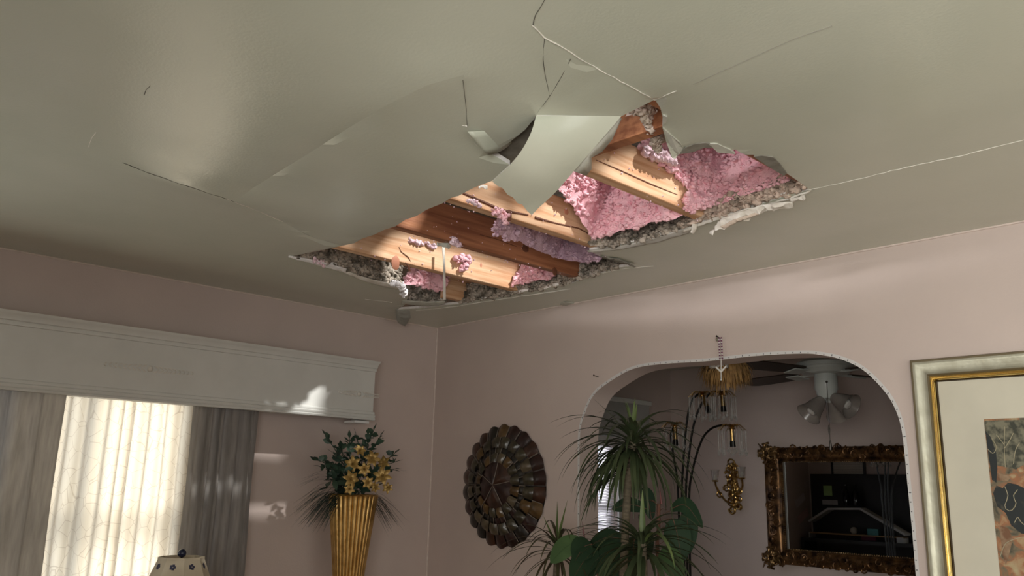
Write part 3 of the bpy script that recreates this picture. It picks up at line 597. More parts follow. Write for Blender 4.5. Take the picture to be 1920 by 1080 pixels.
def cloth(name, colA, colB, transl, crackle=0, weave=0, transp=0):
    m = bpy.data.materials.new(name); m.use_nodes = True; nt = m.node_tree; N = nt.nodes; L = nt.links; N.remove(N['Principled BSDF'])
    tc = N.new('ShaderNodeTexCoord'); df = N.new('ShaderNodeBsdfDiffuse'); tl = N.new('ShaderNodeBsdfTranslucent'); mx = N.new('ShaderNodeMixShader'); mx.inputs[0].default_value = transl
    rp = N.new('ShaderNodeValToRGB'); rp.color_ramp.elements[0].color = (*colB, 1); rp.color_ramp.elements[1].color = (*colA, 1)
    if crackle:
        mp = N.new('ShaderNodeMapping'); mp.inputs['Scale'].default_value = (.3, 1.5, .9); L.new(tc.outputs['Object'], mp.inputs[0])
        vo = N.new('ShaderNodeTexVoronoi'); vo.feature = 'DISTANCE_TO_EDGE'; vo.inputs['Scale'].default_value = crackle; L.new(mp.outputs[0], vo.inputs[0]); L.new(vo.outputs[0], rp.inputs[0])
        rp.color_ramp.elements[0].position = .008; rp.color_ramp.elements[1].position = .022
    else:
        mp = N.new('ShaderNodeMapping'); mp.inputs['Scale'].default_value = (1, 1, .12); L.new(tc.outputs['Object'], mp.inputs[0])
        nz = N.new('ShaderNodeTexNoise'); nz.inputs['Scale'].default_value = weave; nz.inputs['Detail'].default_value = 3; L.new(mp.outputs[0], nz.inputs[0]); L.new(nz.outputs[0], rp.inputs[0]); rp.color_ramp.elements[0].position = .35; rp.color_ramp.elements[1].position = .65
    for q in (df, tl): L.new(rp.outputs[0], q.inputs[0])
    L.new(df.outputs[0], mx.inputs[1]); L.new(tl.outputs[0], mx.inputs[2]); out = mx.outputs[0]
    if transp:
        tr = N.new('ShaderNodeBsdfTransparent'); m2 = N.new('ShaderNodeMixShader'); m2.inputs[0].default_value = transp; L.new(out, m2.inputs[1]); L.new(tr.outputs[0], m2.inputs[2]); out = m2.outputs[0]
    L.new(out, N['Material Output'].inputs[0]); return m
M_sheer = cloth('sheer_cloth', (.84, .77, .66), (.66, .58, .48), .6, crackle=17)
M_drape = cloth('drape_cloth', (.42, .40, .38), (.33, .315, .30), .34, weave=60)
drape('sheer_curtain', -2.30, -1.46, .05, 12, .026, M_sheer, 'cream sheer curtain with a crackle line pattern over the bright window', 5)
drape('drape', -2.75, -2.09, .118, 5, .025, M_drape, 'grey brown drape on the window side away from the corner', 7)
drape('drape', -1.535, -1.205, .118, 5, .024, M_drape, 'slate grey drape at the window edge nearest the gold vase', 9)
# ================================================================ table lamp (only its shade top shows)
LP = at(340, 1050, x=.62); lx, ly = LP.x, LP.y
lamp = thing('floor_lamp', 'cream panelled lampshade with dark blue flowers and round finial before the curtain', 'lamp', (lx, ly, 0))
zt_ = LP.z+.012; R0 = .083
M_shade = mat('shade_cloth', (.74, .67, .52), .8, col2=(.66, .58, .44), scale=10, transl=.3)
M_navy = mat('navy_glaze', (.015, .02, .05), .15)
mb = MB(); prof = [(R0+.001, zt_-.010), (R0, zt_), (R0+.006, zt_-.012), (R0*1.35, zt_-.075), (R0*1.85, zt_-.17), (R0*2.35, zt_-.27)]
mb.lathe([(R0, zt_), (R0*1.36, zt_-.075), (R0*1.86, zt_-.17), (R0*2.35, zt_-.27)], 8, (lx, ly, 0), Matrix.Rotation(.5, 3, 'Z'), mod=lambda a, j: 1)
mb.lathe([(R0+.004, zt_-.008), (R0+.004, zt_), (R0-.004, zt_), (R0-.004, zt_-.03)], 8, (lx, ly, 0), Matrix.Rotation(.5, 3, 'Z'))
shade = mb.build('lamp_shade', M_shade, lamp, smooth=False, solid=.002)
mb = MB()                                   # painted flowers on the panels
for k in range(8):
    a = .5+2*PI*(k+.5)/8
    for q in range(3):
        t = (.06, .28, .52)[q]; z = zt_-.27*t-.016; r = (R0*(1+1.35*t*1.0)+.006)*.93; c = Vector((lx+r*math.cos(a+.05*(q-1)), ly+r*math.sin(a+.05*(q-1)), z))
        tg = Vector((-math.sin(a), math.cos(a), 0)); dn_ = Vector((math.cos(a)*.42, math.sin(a)*.42, -.9)); nn = Vector((math.cos(a), math.sin(a), .42))
        for f_ in range(5): b_ = f_*2*PI/5; mb.obox(c+tg*.007*math.cos(b_)+dn_*.007*math.sin(b_)+nn*.001, tg*.0045, dn_*.0045, nn*.0008)
mb.build('flower_print', mat('print_blue', (.05, .05, .09), .8), shade)
MB().blob((lx, ly, zt_+.013), .0165, seed=1, sub=2, amp=0).tube([(lx, ly, zt_-.03), (lx, ly, zt_)], .004).build('finial', M_navy, lamp)
MB().tube([(lx, ly, .03), (lx, ly, zt_-.03)], .012, 12).tube([(lx-R0*.95, ly, zt_-.02), (lx+R0*.95, ly, zt_-.02)], .002).tube([(lx, ly-R0*.95, zt_-.02), (lx, ly+R0*.95, zt_-.02)], .002).build('pole', M_brass, lamp)
MB().lathe([(0, .0), (.15, .0), (.15, .015), (.06, .03), (.012, .04)], 28, (lx, ly, 0)).build('base', M_brass, lamp)
# ================================================================ fluted gold vase and bouquet
vx, vy = .30, -.735; vzt = 1.497
vase = thing('floor_vase', 'tall fluted gold trumpet vase before the wall between window and corner', 'vase', (vx, vy, 0))
prof = [(.17, 0), (.17, .02), (.10, .05), (.045, .12), (.038, .5), (.05, .8), (.075, 1.1), (.105, 1.36), (.118, 1.47), (.123, 1.497)]
prof = [tuple(p) for p in smooth_line([Vector((a, b_, 0)).to_3d() for a, b_ in prof], 40)]
flut = lambda a, j: 1+.055*abs(math.cos(a*13))**.6-.03
MB().lathe([(p[0], p[1]) for p in prof]+[(.112, 1.492), (.09, 1.40), (.03, 1.2)], 312, (vx, vy, 0), mod=flut).build('body', M_gold, vase, sharp=60)
mb = MB(); mb.tube([(vx+.122*math.cos(2*PI*k/60)*(1+.03*abs(math.cos(13*2*PI*k/60/2*2))), vy+.122*math.sin(2*PI*k/60), vzt+.001) for k in range(61)], .004, 6); mb.build('rim', M_gold, vase)
bq = thing('flower_bouquet', 'artificial bouquet of gold lilies and dark green sprays in the gold vase', 'bouquet', (vx, vy, vzt))
M_leaf = mat('silk_leaf', (.045, .085, .055), .5, col2=(.02, .045, .03), scale=14)
M_needle = mat('silk_needle', (.03, .07, .055), .5, col2=(.015, .04, .035), scale=10)
M_goldp = mat('gold_petal', (.46, .31, .10), .42, .35, col2=(.28, .17, .045), scale=40)
rb = random.Random(12)
cam_d = (CC-Vector((vx, vy, vzt))).normalized(); wr = CR.copy()
B = lambda px, py, dx=0: at(px, py, x=vx+dx)
def spray(tip, n, label=None, m=M_leaf, lw=.017, ll=.052):
    p0 = Vector((vx, vy, vzt-.03)); mid = p0.lerp(tip, .5)+Vector((rb.uniform(-.02, .02), rb.uniform(-.02, .02), .05)); P = smooth_line([p0, mid, tip], 12)
    mb = MB(); mb.tube(P, .002, 5)
    for k in range(n):
        t = 5+int(k*6.5/n); p = P[min(11, t)]; d = Vector((rb.uniform(-1, 1), rb.uniform(-1, 1), rb.uniform(-.3, 1))).normalized()
        d = (d+(P[11]-P[8]).normalized()*.6).normalized(); l = ll*rb.uniform(.7, 1.15)
        mb.leaf([p, p+d*l*.35, p+d*l*.7+Vector((0, 0, -.004)), p+d*l+Vector((0, 0, -.012))], [.001, lw*.8, lw*.7, .0008], side=Vector((rb.uniform(-1, 1), rb.uniform(-1, 1), rb.uniform(-.4, .4))).normalized(), fold=.2)
    d = (P[11]-P[9]).normalized(); mb.leaf([P[11], P[11]+d*.02, P[11]+d*.045], [.001, lw*.7, .0008], fold=.2)
    return mb.build('leaf_spray', m, bq)
for px, py, dx in [(612, 818, .0), (590, 860, .05), (655, 822, -.02), (640, 838, .06), (668, 818, 0), (700, 808, 0), (712, 820, .05), (690, 815, -.06), (740, 850, .02), (738, 880, .06), (600, 875, .1), (625, 850, -.05), (640, 885, .1), (620, 900, .12), (745, 865, -.05)]: spray(B(px, py, dx), rb.randint(9, 12))
mb = MB()                                   # dark core filling between the sprays
for k in range(90):
    p = Vector((vx, vy, vzt+.06))+Vector((rb.uniform(-.09, .09), rb.uniform(-.12, .08), rb.uniform(-.05, .08))); d = Vector((rb.uniform(-1, 1), rb.uniform(-1, 1), rb.uniform(-.2, 1))).normalized()
    mb.leaf([p, p+d*.025, p+d*.05, p+d*.07], [.001, .016, .014, .001], side=Vector((rb.uniform(-1, 1), rb.uniform(-1, 1), rb.uniform(-1, 1))).normalized())
mb.build('leaf_core', M_leaf, bq)
def needles(px, py, n, spread, label=None, drop=.16):
    mb = MB(); c = Vector((vx, vy, vzt-.004)); tip = B(px, py, .04)
    for k in range(n):
        e = tip+Vector((rb.gauss(0, spread), rb.gauss(0, spread), rb.gauss(0, spread))); m1 = c.lerp(e, .55)+Vector((0, 0, .055+rb.uniform(-.015, .02)))
        P = smooth_line([c+Vector((0, 0, .01)), m1, e], 9); mb.leaf(P, [.0012, .002, .0022, .0022, .002, .0018, .0015, .001, .0004], fold=.1)
    return mb.build('grass_spray', M_needle, bq)
needles(572, 975, 40, .028); needles(560, 955, 24, .03); needles(600, 985, 26, .022); needles(745, 975, 34, .026); needles(730, 990, 20, .02); needles(562, 905, 8, .012); needles(765, 885, 5, .008)
def lily(px, py, dx, r, m=M_goldp):
    c = B(px, py, dx); ax = (cam_d+Vector((rb.uniform(-.5, .5), rb.uniform(-.5, .5), rb.uniform(-.1, .5)))).normalized(); a = ax.orthogonal().normalized(); b_ = ax.cross(a); mb = MB()
    for lay in range(2):
        for k in range(6):
            an = 2*PI*(k+lay*.5)/6+rb.uniform(-.1, .1); d = a*math.cos(an)+b_*math.sin(an); sd = ax.cross(d); q = r*(1-.35*lay)
            mb.leaf([c, c+d*q*.35+ax*q*.22, c+d*q*.72+ax*q*.25, c+d*q+ax*q*(.08+.2*lay)], [.003, q*.22, q*.2, .001], side=sd, fold=.3)
    for k in range(7): an = k*.9; mb.tube([c, c+ax*r*.35+(a*math.cos(an)+b_*math.sin(an))*r*.16], .0014, 4)
    mb.build('gold_flower', m, bq)
for f in [(657, 898, .16, .045), (717, 893, .15, .05), (698, 860, .10, .046), (662, 870, .10, .045), (683, 880, .16, .036), (720, 868, .06, .04), (690, 905, .16, .034), (675, 845, .05, .036), (727, 915, .13, .03), (704, 914, .14, .028), (655, 917, .13, .03)]: lily(*f)
# ================================================================ round layered shell disc on the back wall
dc = Vector((.632, 0, 1.563)); RD = .325
disc = thing('wall_disc', 'round layered shell mosaic disc with scalloped rim hung left of the arch', 'wall art', (dc.x, 0, dc.z))
pal = {'maroon': (.034, .014, .012), 'tan': (.13, .102, .064), 'dark': (.016, .014, .011), 'olive': (.065, .055, .034), 'brown': (.058, .025, .015), 'amber': (.13, .075, .028)}
PM = {k: mat('shell_'+k, v, .28, col2=tuple(x*.45 for x in v), scale=22, bump=.15, bscale=40, spec=.6) for k, v in pal.items()}
M_seam = mat('shell_seam', (.22, .18, .15), .4)
def dpt(r, a, y): return Vector((dc.x+r*math.cos(a), -y, dc.z+r*math.sin(a)))
rd = random.Random(3)
def ring(name, r0, r1, n, y0, y1, mats, wts, bulge, seam=.5, gap=.04, scal=0, off=0):
    mb = MB(); lst = [PM[k] for k in mats]+[M_seam]
    for k in range(n):
        a0 = 2*PI*(k+gap+off)/n; a1 = 2*PI*(k+1-gap+off)/n; mi = rd.choices(range(len(mats)), wts)[0]; na, nr = 6, 5; o = len(mb.v); vs = []
        for i in range(na+1):
            for j in range(nr+1):
                u = i/na; v = j/nr; a = lerp(a0, a1, u); rr = lerp(r0, r1+scal*math.sin(PI*u), v); hh = bulge*(math.sin(PI*u)**.7)*(.35+.65*math.sin(PI*min(1, v*.9+.1)))
                vs.append(dpt(rr, a, lerp(y0, y1, v)+hh))
        mb.add(vs, [(i*(nr+1)+j, i*(nr+1)+j+1, (i+1)*(nr+1)+j+1, (i+1)*(nr+1)+j) for i in range(na) for j in range(nr)], mi)
        if rd.random() < seam: a = 2*PI*(k+off)/n; mb.tube([dpt(r0, a, y0+.004), dpt(r1, a, y1+.004)], .002, 5, mi=len(mats))
    return mb.build(name, lst, disc, sharp=60)
MB().lathe([(0, -.05), (.15, -.045), (RD*.80, -.012), (RD*.97, -.006), (RD*.97, 0), (0, 0)], 64, dc, Matrix.Rotation(-PI/2, 3, 'X') @ Matrix.Scale(-1, 3, (0, 0, 1)), mod=lambda a, j: 1).build('backing', PM['dark'], disc)
ring('rim_ring', .255, .312, 22, .030, .008, ['maroon', 'brown', 'dark', 'amber'], [6, 3, 3, .6], .012, .5, scal=.016)
ring('outer_ring', .200, .258, 20, .044, .030, ['tan', 'olive', 'amber', 'dark'], [6, 5, 1, .5], .022, .25, gap=.07)
ring('middle_ring', .168, .205, 26, .050, .040, ['dark', 'maroon', 'olive'], [6, 2, 1], .005, .6)
ring('inner_ring', .120, .170, 16, .062, .050, ['olive', 'tan', 'amber', 'brown'], [5, 3, 3, 1], .018, .25, gap=.07)
ring('centre_dome', .0, .124, 5, .080, .060, ['brown', 'maroon', 'brown'], [3, 3, 1], .012, 1, gap=0, off=.15)
# ================================================================ nails
def nail(px, py, label, ln=.02):
    p = at(px, py, y=-.002); o = MB().tube([p+Vector((0, .004, 0)), p+Vector((-.004, -ln, .006))], .0018, 6).tube([p+Vector((-.004, -ln, .006)), p+Vector((-.0046, -ln-.002, .0066))], .0045, 8).build('nail', M_black, loc=p); tag(o, label, 'nail')
nail(1122, 707, 'bare bent nail in the pink wall above the left curve of the arch', .03); nail(1350, 634, 'nail at the top of the beaded string above the arch', .02)
# beaded string with white pendant hung from the nail
t_ = at(1350, 634, y=-.016); b0 = at(1352, 672, y=-.016)
orn = thing('hanging_ornament', 'purple beaded string with a white forked pendant hung over the arch', 'ornament', t_)
M_bead = mat('purple_bead', (.16, .05, .10), .3); M_bead2 = mat('pale_bead', (.65, .6, .6), .3); mb = MB()
for sx in (-.006, .006):
    for k in range(15): p = t_.lerp(b0, k/14)+Vector((sx, 0, 0)); mb.blob(p, .0042, seed=k, amp=0, sub=1, mi=k % 2)
mb.build('beads', [M_bead, M_bead2], orn)
p1 = at(1352, 690, y=-.016); p2 = at(1352, 712, y=-.016); mb = MB().tube([b0, p1], .0015, 5)
vL, vR, vB = at(1342, 688, y=-.016), at(1362, 686, y=-.016), at(1352, 697, y=-.016)
mb.tube([vL, vB], [.003, .0045], 6).tube([vR, vB], [.003, .0045], 6).tube([p1, p2], [.002, .0015], 5).blob(p2, .004, amp=0)
mb.build('pendant', mat('shell_white', (.75, .74, .70), .4), orn)
MB().blob(at(1345, 636, y=-.016), .009, amp=.1, sq=(1, .4, 1)).build('tag', mat('metal_tag', (.3, .28, .22), .4, .6), orn)
# straw skirt ornament hanging behind the arch
sc_ = at(1361, 690, y=.36); st = thing('straw_ornament', 'shaggy straw skirt ornament hanging in the dining room behind the arch', 'ornament', sc_)
M_straw = mat('straw', (.38, .22, .075), .8, col2=(.16, .085, .03), scale=30); rs = random.Random(6); mb = MB()
for k in range(420):
    a = rs.uniform(0, 2*PI); r = .10*math.sqrt(rs.uniform(.1, 1)); p = sc_+Vector((r*math.cos(a), r*math.sin(a)*.8, rs.uniform(0, .05))); l = rs.uniform(.10, .165)*(1-.35*r/.1)
    q = p+Vector((math.cos(a)*.035+rs.gauss(0, .012), math.sin(a)*.03, -l)); mb.leaf([p, p.lerp(q, .5)+Vector((math.cos(a)*.012, math.sin(a)*.01, 0)), q], [.003, .0035, .0008], side=Vector((-math.sin(a), math.cos(a), .1)))
mb.build('straw', M_straw, st); MB().lathe([(.0, .075), (.045, .07), (.06, .03), (.05, 0.02), (0, .02)], 20, sc_+Vector((0, -.04, -.03))).build('cap', mat('cap_white', (.6, .58, .54), .7), st); MB().tube([sc_, (sc_.x, sc_.y, H)], .002, 5).build('cord', M_black, st)
# ================================================================ framed print on the right
fx0, fz1 = 2.813, 2.043; fx1, fz0 = 4.05, .80
fr_ = thing('picture_frame', 'large silver and gold framed print with wide cream mat right of the arch', 'picture', ((fx0+fx1)/2, 0, fz0))
M_silver = mat('silver_leaf', (.50, .50, .40), .36, .75, col2=(.40, .39, .30), scale=14, bump=.04)
M_gold2 = mat('bright_gold', (.80, .61, .24), .25, 1, col2=(.77, .58, .22), scale=3); M_bronze = mat('bronze_edge', (.20, .165, .10), .45, .5)
def mitre(name, prof, m):                    # prof: (inset from outer edge, depth out from wall)
    mb = MB(); n = len(prof)
    for (x, z, sx, sz) in ((fx0, fz0, 1, 1), (fx1, fz0, -1, 1), (fx1, fz1, -1, -1), (fx0, fz1, 1, -1)): mb.v += [Vector((x+sx*a, -c, z+sz*a)) for a, c in prof]
    for k in range(4):
        for j in range(n-1): mb.f.append((k*n+j, k*n+j+1, ((k+1) % 4)*n+j+1, ((k+1) % 4)*n+j)); mb.m.append(0)
    return mb.build(name, m, fr_, sharp=50)
mitre('outer_edge', [(0, 0), (0, .030), (.003, .034), (.009, .034)], M_bronze)
mitre('moulding', [(.009, .034), (.014, .0335), (.020, .031), (.028, .027), (.038, .0235), (.046, .022), (.050, .022), (.051, .026), (.054, .026)], M_silver)
mitre('inner_moulding', [(.054, .026), (.057, .0265), (.059, .024), (.061, .022)], M_bronze)
mitre('gold_beading', [(.061, .022), (.063, .026), (.066, .0265), (.068, .022), (.070, .021), (.072, .024), (.075, .0245), (.077, .020), (.079, .012)], M_gold2)
mitre('sight_edge', [(.079, .012), (.080, .017), (.083, .009)], mat('dark_sight', (.06, .04, .02), .5))
i_ = .078; MB().box(fx0+i_, fx1-i_, -.009, -.004, fz0+i_, fz1-i_).build('mat_board', mat('cream_mat', (.62, .595, .49), .85, scale=3), fr_, smooth=False)
ax0, az1, ax1, az0 = 3.036, 1.822, fx1-.225, fz0+.23
ma = bpy.data.materials.new('landscape_print'); ma.use_nodes = True; nt = ma.node_tree; N = nt.nodes; L = nt.links; b = N['Principled BSDF']; b.inputs['Roughness'].default_value = .7
tc = N.new('ShaderNodeTexCoord'); nz = N.new('ShaderNodeTexNoise'); nz.inputs['Scale'].default_value = 19; nz.inputs['Detail'].default_value = 9; nz.inputs['Distortion'].default_value = 1.1; L.new(tc.outputs['Object'], nz.inputs[0])
r1 = N.new('ShaderNodeValToRGB'); cr_ = r1.color_ramp; cr_.elements[0].position = .3; cr_.elements[0].color = (.05, .05, .035, 1); cr_.elements[1].position = .72; cr_.elements[1].color = (.40, .33, .19, 1)
for p, c in ((.42, (.16, .13, .08, 1)), (.52, (.30, .13, .06, 1)), (.60, (.36, .24, .13, 1))): e = cr_.elements.new(p); e.color = c
L.new(nz.outputs[0], r1.inputs[0]); L.new(r1.outputs[0], b.inputs['Base Color'])
art = MB().box(ax0, ax1, -.0105, -.0092, az0, az1).build('art_print', ma, fr_, smooth=False)
M_ink = mat('print_dark', (.020, .025, .026), .7, col2=(.07, .065, .05), scale=32, detail=7, lo=.30, hi=.42); M_ink2 = mat('print_grey_green', (.19, .18, .125), .7, col2=(.045, .048, .035), scale=45, detail=8, lo=.40, hi=.60); M_ink3 = mat('print_line', (.40, .36, .24), .7); M_ink4 = mat('print_rust', (.30, .21, .13), .7, col2=(.17, .085, .045), scale=30, detail=8, lo=.40, hi=.60)
YA = -.0112
def patch(pts, m, name, y=YA):
    P = [at(px, py, y=y) for px, py in pts]; n = len(P); MB().add(P+[p+Vector((0, .0008, 0)) for p in P], [tuple(range(n)), tuple(range(2*n-1, n-1, -1))]+[(i, i+n, (i+1) % n+n, (i+1) % n) for i in range(n)]).build(name, m, art, smooth=False)
patch([(1847, 789), (1960, 786), (1960, 862), (1925, 868), (1905, 880), (1868, 872), (1855, 850)], M_ink2, 'tree_foliage')
patch([(1848, 808), (1858, 820), (1868, 850), (1870, 880), (1868, 905), (1860, 900), (1856, 870), (1850, 830)], M_ink, 'dark_figure', YA-.0006)
patch([(1868, 910), (1880, 915), (1890, 905), (1905, 908), (1920, 915), (1960, 930), (1960, 1010), (1915, 1000), (1896, 985), (1886, 962), (1870, 950), (1862, 925)], M_ink, 'dark_figure', YA-.0006)
patch([(1874, 985), (1890, 990), (1899, 1010), (1892, 1040), (1886, 1060), (1880, 1040)], M_ink4, 'rust_ground')
patch([(1855, 882), (1875, 888), (1896, 893), (1890, 902), (1862, 900)], M_ink4, 'rust_ground')
mb = MB(); yl = YA-.0012
for pts in ([(1884, 800), (1883, 840), (1885, 876)], [(1884, 835), (1874, 822), (1868, 815)], [(1884, 840), (1893, 826), (1900, 812)], [(1900, 870), (1904, 845), (1912, 830)], [(1852, 842), (1862, 850), (1868, 838), (1860, 822)], [(1884, 912), (1890, 930), (1884, 950), (1895, 958), (1905, 945), (1900, 930), (1908, 918)], [(1902, 980), (1908, 970), (1914, 978), (1922, 985)], [(1875, 1045), (1885, 1020), (1905, 1010), (1925, 1006)]):
    mb.tube(smooth_line([at(px, py, y=yl) for px, py in pts], 14), .0013, 4)
mb.build('pale_outline', M_ink3, art)
# ================================================================ plants in front of the arch
M_drac = mat('dracaena_leaf', (.056, .074, .034), .45, spec=.3, col2=(.03, .044, .02), scale=7); M_dracy = mat('young_leaf', (.13, .175, .06), .45, spec=.3, col2=(.08, .115, .04), scale=7)
M_cane = mat('cane', (.16, .13, .085), .8, col2=(.09, .075, .05), scale=30, bump=.3, bscale=60, stretch=(1, 1, 3)); M_pot = mat('terracotta', (.35, .16, .09), .7); M_soil = mat('soil', (.05, .035, .025), .95, bump=.5)
M_rub = mat('rubber_leaf', (.024, .048, .024), .5, spec=.1, col2=(.018, .038, .02), scale=9); M_rub2 = mat('light_rubber_leaf', (.065, .115, .045), .4, spec=.25, col2=(.045, .085, .032), scale=9); M_rib = mat('leaf_stalk', (.16, .07, .045), .5)
def blade(mb, c, az, e0, e1, Ln, wd, rnd, mi=0, n=12):
    p = Vector(c); P = [p.copy()]; a = az
    for k in range(n):
        t = (k+.5)/n; e = lerp(e0, e1, t**.85); p = p+Vector((math.cos(a)*math.cos(e), math.sin(a)*math.cos(e), math.sin(e)))*Ln/n; P.append(p.copy()); a += rnd.uniform(-.03, .03)
    W = [wd*min(1, .35+2.2*(i/n))*(1-(i/n)**2.2)+.0004 for i in range(n+1)]
    mb.leaf(P, W, fold=.28, mi=mi)
def rosette(c, n, L, wd, seed, drop=-1.35, up_=6, ym=1):
    rnd = random.Random(seed); mb = MB()
    for k in range(n):
        f = k/n; az = k*2.39996+rnd.uniform(-.25, .25); e0 = lerp(1.15, -.2, f)+rnd.uniform(-.2, .2); e1 = lerp(-.5, drop, min(1, f*1.3))+rnd.uniform(-.25, .2)
        l = L*rnd.uniform(.75, 1.12); sy = math.sin(az)
        if c.y+sy*l*.9 > -.05: l = max(.12, min(l, (-.05-c.y)/max(.2, sy)/.9))
        blade(mb, Vector(c)+Vector((0, 0, -.05*f)), az, e0, e1, l, wd*rnd.uniform(.8, 1.15), rnd)
    for k in range(up_):
        az = rnd.uniform(0, 6.28); blade(mb, c, az, 1.45, 1.25, L*rnd.uniform(.35, .52), wd*.8, rnd, 1)
    return mb
def pot(root, x, y, r, h):
    MB().lathe([(0, 0), (r*.72, 0), (r*.95, h*.86), (r*1.05, h*.86), (r*1.05, h), (r*.93, h), (r*.9, h*.88), (0, h*.88)], 32, (x, y, 0)).build('pot', M_pot, root); MB().lathe([(0, h*.9), (r*.9, h*.89)], 24, (x, y, 0)).build('soil', M_soil, root)
c1 = at(1187, 826, y=-.45); d1 = thing('dracaena', 'tall dracaena with drooping strap leaves on a bare cane before the arch', 'plant', (c1.x-.1, -.5, 0))
pot(d1, c1.x-.1, -.5, .13, .26)
MB().tube(smooth_line([(c1.x-.1, -.5, .2), (c1.x-.06, -.48, .8), at(1170, 1045, y=-.45), at(1178, 900, y=-.45), c1], 26), [.016+.001*math.sin(i*2.1) for i in range(26)], 10).build('cane', M_cane, d1)
rosette(c1, 84, .36, .0105, 3, drop=-1.5).build('leaf_crown', [M_drac, M_dracy], d1, sharp=180)
mb = MB(); r_ = random.Random(5)
for k in range(30): blade(mb, c1.lerp(at(1180, 900, y=-.45), r_.uniform(.1, .9)), r_.uniform(2.4, 5.5), r_.uniform(-.1, .5), r_.uniform(-1.5, -1.2), r_.uniform(.24, .36), .0095, r_)
mb.leaf([c1, at(1148, 780, y=-.45), at(1113, 748, y=-.45)], [.004, .004, .0005]); mb.leaf([c1, at(1130, 800, y=-.4), at(1085, 803, y=-.36)], [.004, .004, .0005])
mb.build('lower_leaves', M_drac, d1, sharp=180)
c2 = at(1205, 1018, y=-.62); d2 = thing('dracaena', 'low dracaena with a bright upright shoot below the tall cane', 'plant', (c2.x, -.62, 0))
pot(d2, c2.x, -.66, .12, .24); MB().tube(smooth_line([(c2.x, -.66, .2), (c2.x+.03, -.65, .7), c2], 16), .015, 10).build('cane', M_cane, d2)
mb = rosette(c2, 60, .33, .0115, 8, drop=-1.45, up_=0); blade(mb, c2, 2.2, 1.55, 1.45, .19, .012, r_, 1); blade(mb, c2, 1.0, 1.5, 1.5, .13, .011, r_, 1); blade(mb, c2+Vector((.01, 0, 0)), -.5, .9, -1.3, .30, .011, r_, 1); blade(mb, c2, 3.6, .9, -.6, .16, .006, r_, 1)
mb.build('leaf_crown', [M_drac, M_dracy], d2, sharp=180)
c3 = at(1046, 1025, y=-.42); d3 = thing('dracaena', 'low spiky dracaena with two upright blades below the shell disc', 'plant', (c3.x, -.42, 0))
pot(d3, c3.x, -.45, .11, .22); MB().tube(smooth_line([(c3.x, -.45, .2), (c3.x-.02, -.44, .7), c3], 16), .014, 10).build('cane', M_cane, d3)
mb = rosette(c3, 46, .31, .0075, 15, drop=-1.3, up_=0)
for px, py in ((1045, 940), (1064, 938), (1019, 968)): e = at(px, py, y=-.42); mb.leaf([c3, c3.lerp(e, .4)+CR*-.004, e], [.006, .0085, .0005], mi=1)
mb.build('leaf_crown', [mat('red_edged_leaf', (.07, .08, .036), .45, spec=.3, col2=(.05, .032, .018), scale=9), M_dracy], d3, sharp=180)
# rubber plant: big oval leaves on reddish stalks
rp0 = Vector((1.98, -.30, 0)); rub = thing('rubber_plant', 'dark glossy rubber plant with big oval leaves among the dracaenas', 'plant', rp0)
pot(rub, rp0.x, rp0.y, .14, .28); r_ = random.Random(9)
stem_top = at(1237, 925, y=-.28)
MB().tube(smooth_line([rp0+Vector((0, 0, .25)), at(1236, 1070, y=-.29), at(1235, 1000, y=-.28), at(1235, 945, y=-.28)], 16), .008, 8).tube(smooth_line([rp0+Vector((0, 0, .25)), at(1140, 1130, y=-.34), at(1110, 1050, y=-.36)], 16), .008, 8).build('stem', M_rib, rub)
def oval(b_, tip, wd, m, y, y2=None, droop=.02, name='leaf'):
    p = at(*b_, y=y); q = at(*tip, y=y2 if y2 is not None else y); mid = p.lerp(q, .5)+Vector((0, 0, droop)); P = smooth_line([p, mid, q], 14)
    side = ((q-p).normalized().cross((CC-p).normalized())).normalized()
    W = [wd*(math.sin(PI*min(1, (i/13)*.97+.03))**.62) if i < 13 else .0006 for i in range(14)]; W[0] = .002
    mb = MB(); mb.leaf(P, W, side=side, fold=.16)
    o = mb.build(name, m, rub, sharp=180); mb = MB(); mb.tube([v+(CC-v).normalized()*.0012 for v in P], [.0018*(1-i/15) for i in range(14)], 5); mb.build('midrib', M_rib if m is M_rub else M_rub2, o)
for a in [((1215, 955), (1147, 955), .030, M_rub, -.34), ((1262, 972), (1279, 1056), .052, M_rub, -.36), ((1256, 955), (1318, 990), .032, M_rub, -.30, None, .05), ((1290, 960), (1288, 1042), .042, M_rub, -.26), ((1222, 975), (1207, 912), .03, M_rub, -.26), ((1240, 1030), (1278, 1095), .045, M_rub2, -.40), ((1092, 1012), (1032, 1056), .042, M_rub2, -.52, -.56), ((1110, 1020), (1078, 1052), .05, M_rub, -.52), ((1175, 1012), (1105, 1022), .034, M_rub, -.44), ((1170, 1020), (1125, 1085), .055, M_rub, -.46), ((1165, 1012), (1160, 1090), .05, M_rub, -.40), ((1120, 1030), (1072, 1090), .05, M_rub, -.50), ((1205, 990), (1215, 1050), .035, M_rub, -.26), ((1130, 1010), (1098, 1090), .05, M_rub, -.42), ((1190, 1005), (1185, 1085), .045, M_rub, -.36)]: oval(*a)
MB().tube([at(1240, 945, y=-.28), at(1237, 915, y=-.28)], [.006, .001], 6).build('leaf_sheath', mat('red_sheath', (.14, .03, .025), .4), rub)
MB().tube([at(1096, 1012, y=-.48), at(1094, 995, y=-.48), at(1092, 978, y=-.48)], [.004, .003, .0006], 6).build('leaf_sheath', MATS['red_sheath'], rub)
mb = MB(); r_ = random.Random(2)
for k in range(12): p = at(1235, 945+k*7, y=-.28); q = p+Vector((r_.choice((-1, 1))*.05, r_.uniform(-.03, .03), r_.uniform(.0, .04))); mb.tube([p, p.lerp(q, .5)+Vector((0, 0, .008)), q], .0012, 4)
mb.build('leaf_stalks', M_rib, rub)
